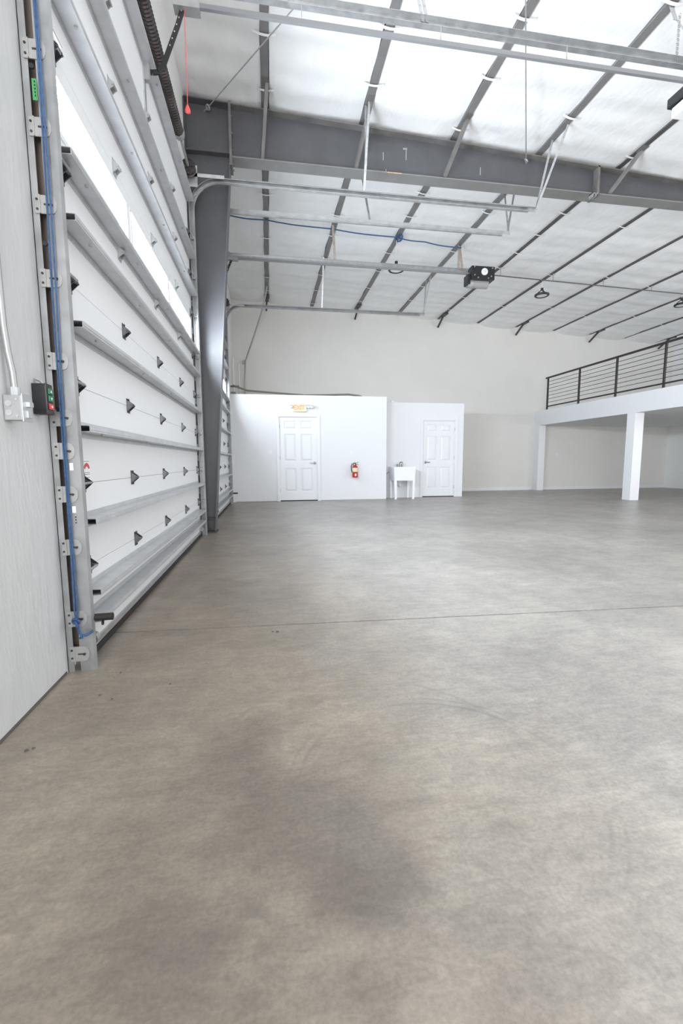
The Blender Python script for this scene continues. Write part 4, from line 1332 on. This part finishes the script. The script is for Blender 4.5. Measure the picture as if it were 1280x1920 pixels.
# small things on top of the low rooms
sdt = thing('security_sensor', (3.22, Y2 - 0.02, Z2), 'small white sensor on the top corner of the washroom partition', 'sensor')
MB().lathe((3.20, Y2 + 0.03, Z2), (0, 0, 1), [(0.05, 0), (0.055, 0.02), (0.045, 0.05), (0.02, 0.062)], 16).build('dome', 'white', sdt, smooth=True)
MB().box(3.08, 3.30, Y2 + 0.0, Y2 + 0.06, Z2 - 0.001, Z2 + 0.012).build('bracket', 'white', sdt)
bp_ = thing('flexible_pipe', (-0.7, 12.9, Z1), 'long brown flexible pipe lying on top of the low partition room', 'pipe')
MB().tube([(-0.86, 11.9, Z1 + 0.36), (-0.5, 12.0, Z1 + 0.25), (0.2, 12.2, Z1 + 0.235), (1.0, 12.3, Z1 + 0.20), (1.5, 12.3, Z1 + 0.215), (2.2, 12.3, Z1 + 0.245), (2.5, 12.3, Z1 + 0.215), (2.80, 12.3, Z1 + 0.12), (2.86, 12.3, Z1 + 0.035)], 0.024, 8).build('pipe', 'brown_pipe', bp_, smooth=True)
m = MB()
for x in (0.2, 1.0, 2.2):
    m.box(x - 0.02, x + 0.02, 12.2, 12.4, Z1 + 0.001, Z1 + 0.19)
m.build('support_block', 'wall_warm', bp_)
wp = thing('flexible_conduit', (-0.1, 12.4, 4.0), 'pale flexible conduit drooping from the first purlin down the corner of the end wall', 'conduit')
MB().tube([(0.065, 12.2, zp(0.06) - 0.01), (0.02, 12.25, 5.25), (-0.10, 12.4, 4.85), (-0.25, 12.6, 4.50), (-0.38, 12.8, 4.2), (-0.5, 13.0, 3.95), (-0.58, 13.2, 3.8), (-0.62, 13.36, 3.3), (-0.62, 13.37, Z1 + 0.01)], 0.018, 8).build('conduit', 'conduit', wp, smooth=True)
MB().bbox(-0.66, -0.58, 13.33, YB - 0.001, 3.74, 3.84, 0.006).build('conduit_box', 'galv_dull', wp)
wb = thing('wall_pipes', (XW + 0.05, 12.0, Z1), 'pair of beige pipes rising in the corner above the low partition room', 'pipe')
MB().tube([(XW + 0.06, 12.6, Z1), (XW + 0.06, 12.6, 3.75)], 0.03, 8).build('pipe', 'wall_warm', wb)
MB().tube([(XW + 0.20, 12.7, Z1), (XW + 0.20, 12.7, 3.60)], 0.022, 8).build('pipe', 'wall_warm', wb)
MB().bbox(XW + 0.03, XW + 0.15, 11.9, 12.02, Z1 + 0.12, Z1 + 0.20, 0.006).build('valve_block', 'brown_pipe', wb)
MB().bbox(XW + 0.02, XW + 0.24, 12.02, 12.10, Z1 + 0.34, Z1 + 0.38, 0.006).build('pipe_clamp', 'brown_pipe', wb)

# ------------------------------------------------------------------ mezzanine
LX, LZ0, LZ1 = 8.52, 2.065, 2.52
w = MB().box(LX, LX + 0.2, 6.9, YB, LZ0, LZ1)
w.box(LX + 0.2, XR, 6.9, YB, LZ0 + 0.001, LZ0 + 0.02).box(LX + 0.2, XR, 6.9, YB, LZ1 - 0.05, LZ1)
struct(w.build('floor_mezzanine', 'partition'), 'white mezzanine edge and soffit along the right side', 'mezzanine')
pc = MB().bbox(LX, LX + 0.24, 9.36, 9.60, 0, LZ0, 0.004)
struct(pc.build('column_mezzanine', 'trim'), 'square white post holding up the mezzanine', 'post')
pc = MB().box(LX, LX + 0.22, YB - 0.28, YB, 0, LZ0)
struct(pc.build('column_pilaster', 'trim'), 'white pilaster where the mezzanine meets the end wall', 'post')
rl = thing('mezzanine_railing', (LX + 0.06, 9, LZ1), 'black metal railing with thin horizontal bars along the mezzanine edge', 'railing')
RX = LX + 0.05
PY = [12.85, 11.43, 10.08, 8.70, 7.32]
for y in PY:
    MB().box(RX - 0.02, RX + 0.02, y - 0.02, y + 0.02, LZ1, 3.475).build('post', 'rail_black', rl)
    MB().box(RX - 0.04, RX + 0.04, y - 0.04, y + 0.04, LZ1, LZ1 + 0.008).build('foot_plate', 'rail_black', rl)
MB().box(RX - 0.026, RX + 0.026, PY[-1] - 0.03, PY[0] + 0.10, 3.47, 3.51).build('top_rail', 'rail_black', rl)
MB().box(RX - 0.016, RX + 0.016, PY[-1], PY[0], 2.605, 2.637).build('bottom_rail', 'rail_black', rl)
for a, b in zip(PY[1:], PY[:-1]):
    for k in range(7):
        z = 2.637 + (3.47 - 2.637) * (k + 1) / 8
        MB().tube([(RX, a + 0.02, z), (RX, b - 0.02, z)], 0.0065, 6).build('bar', 'rail_black', rl)

# bits of grit on the floor
gr = MB()
for (x, y, r_) in ((-0.832, 1.555, 0.008), (-0.815, 1.565, 0.006), (0.027, 2.473, 0.009), (-0.72, 1.9, 0.006), (-0.66, 1.86, 0.006), (-0.45, 1.95, 0.005), (-0.7, 2.1, 0.005), (0.0, 2.48, 0.006)):
    gr.lathe((x, y, 0.0), (0.1, 0, 1), [(r_, 0), (r_ * 0.8, r_ * 0.5), (r_ * 0.3, r_ * 0.7)], 6)
tag(gr.build('floor_grit', 'joint'), 'scattered dark crumbs of grit on the floor near the door', 'grit', None, 'stuff')
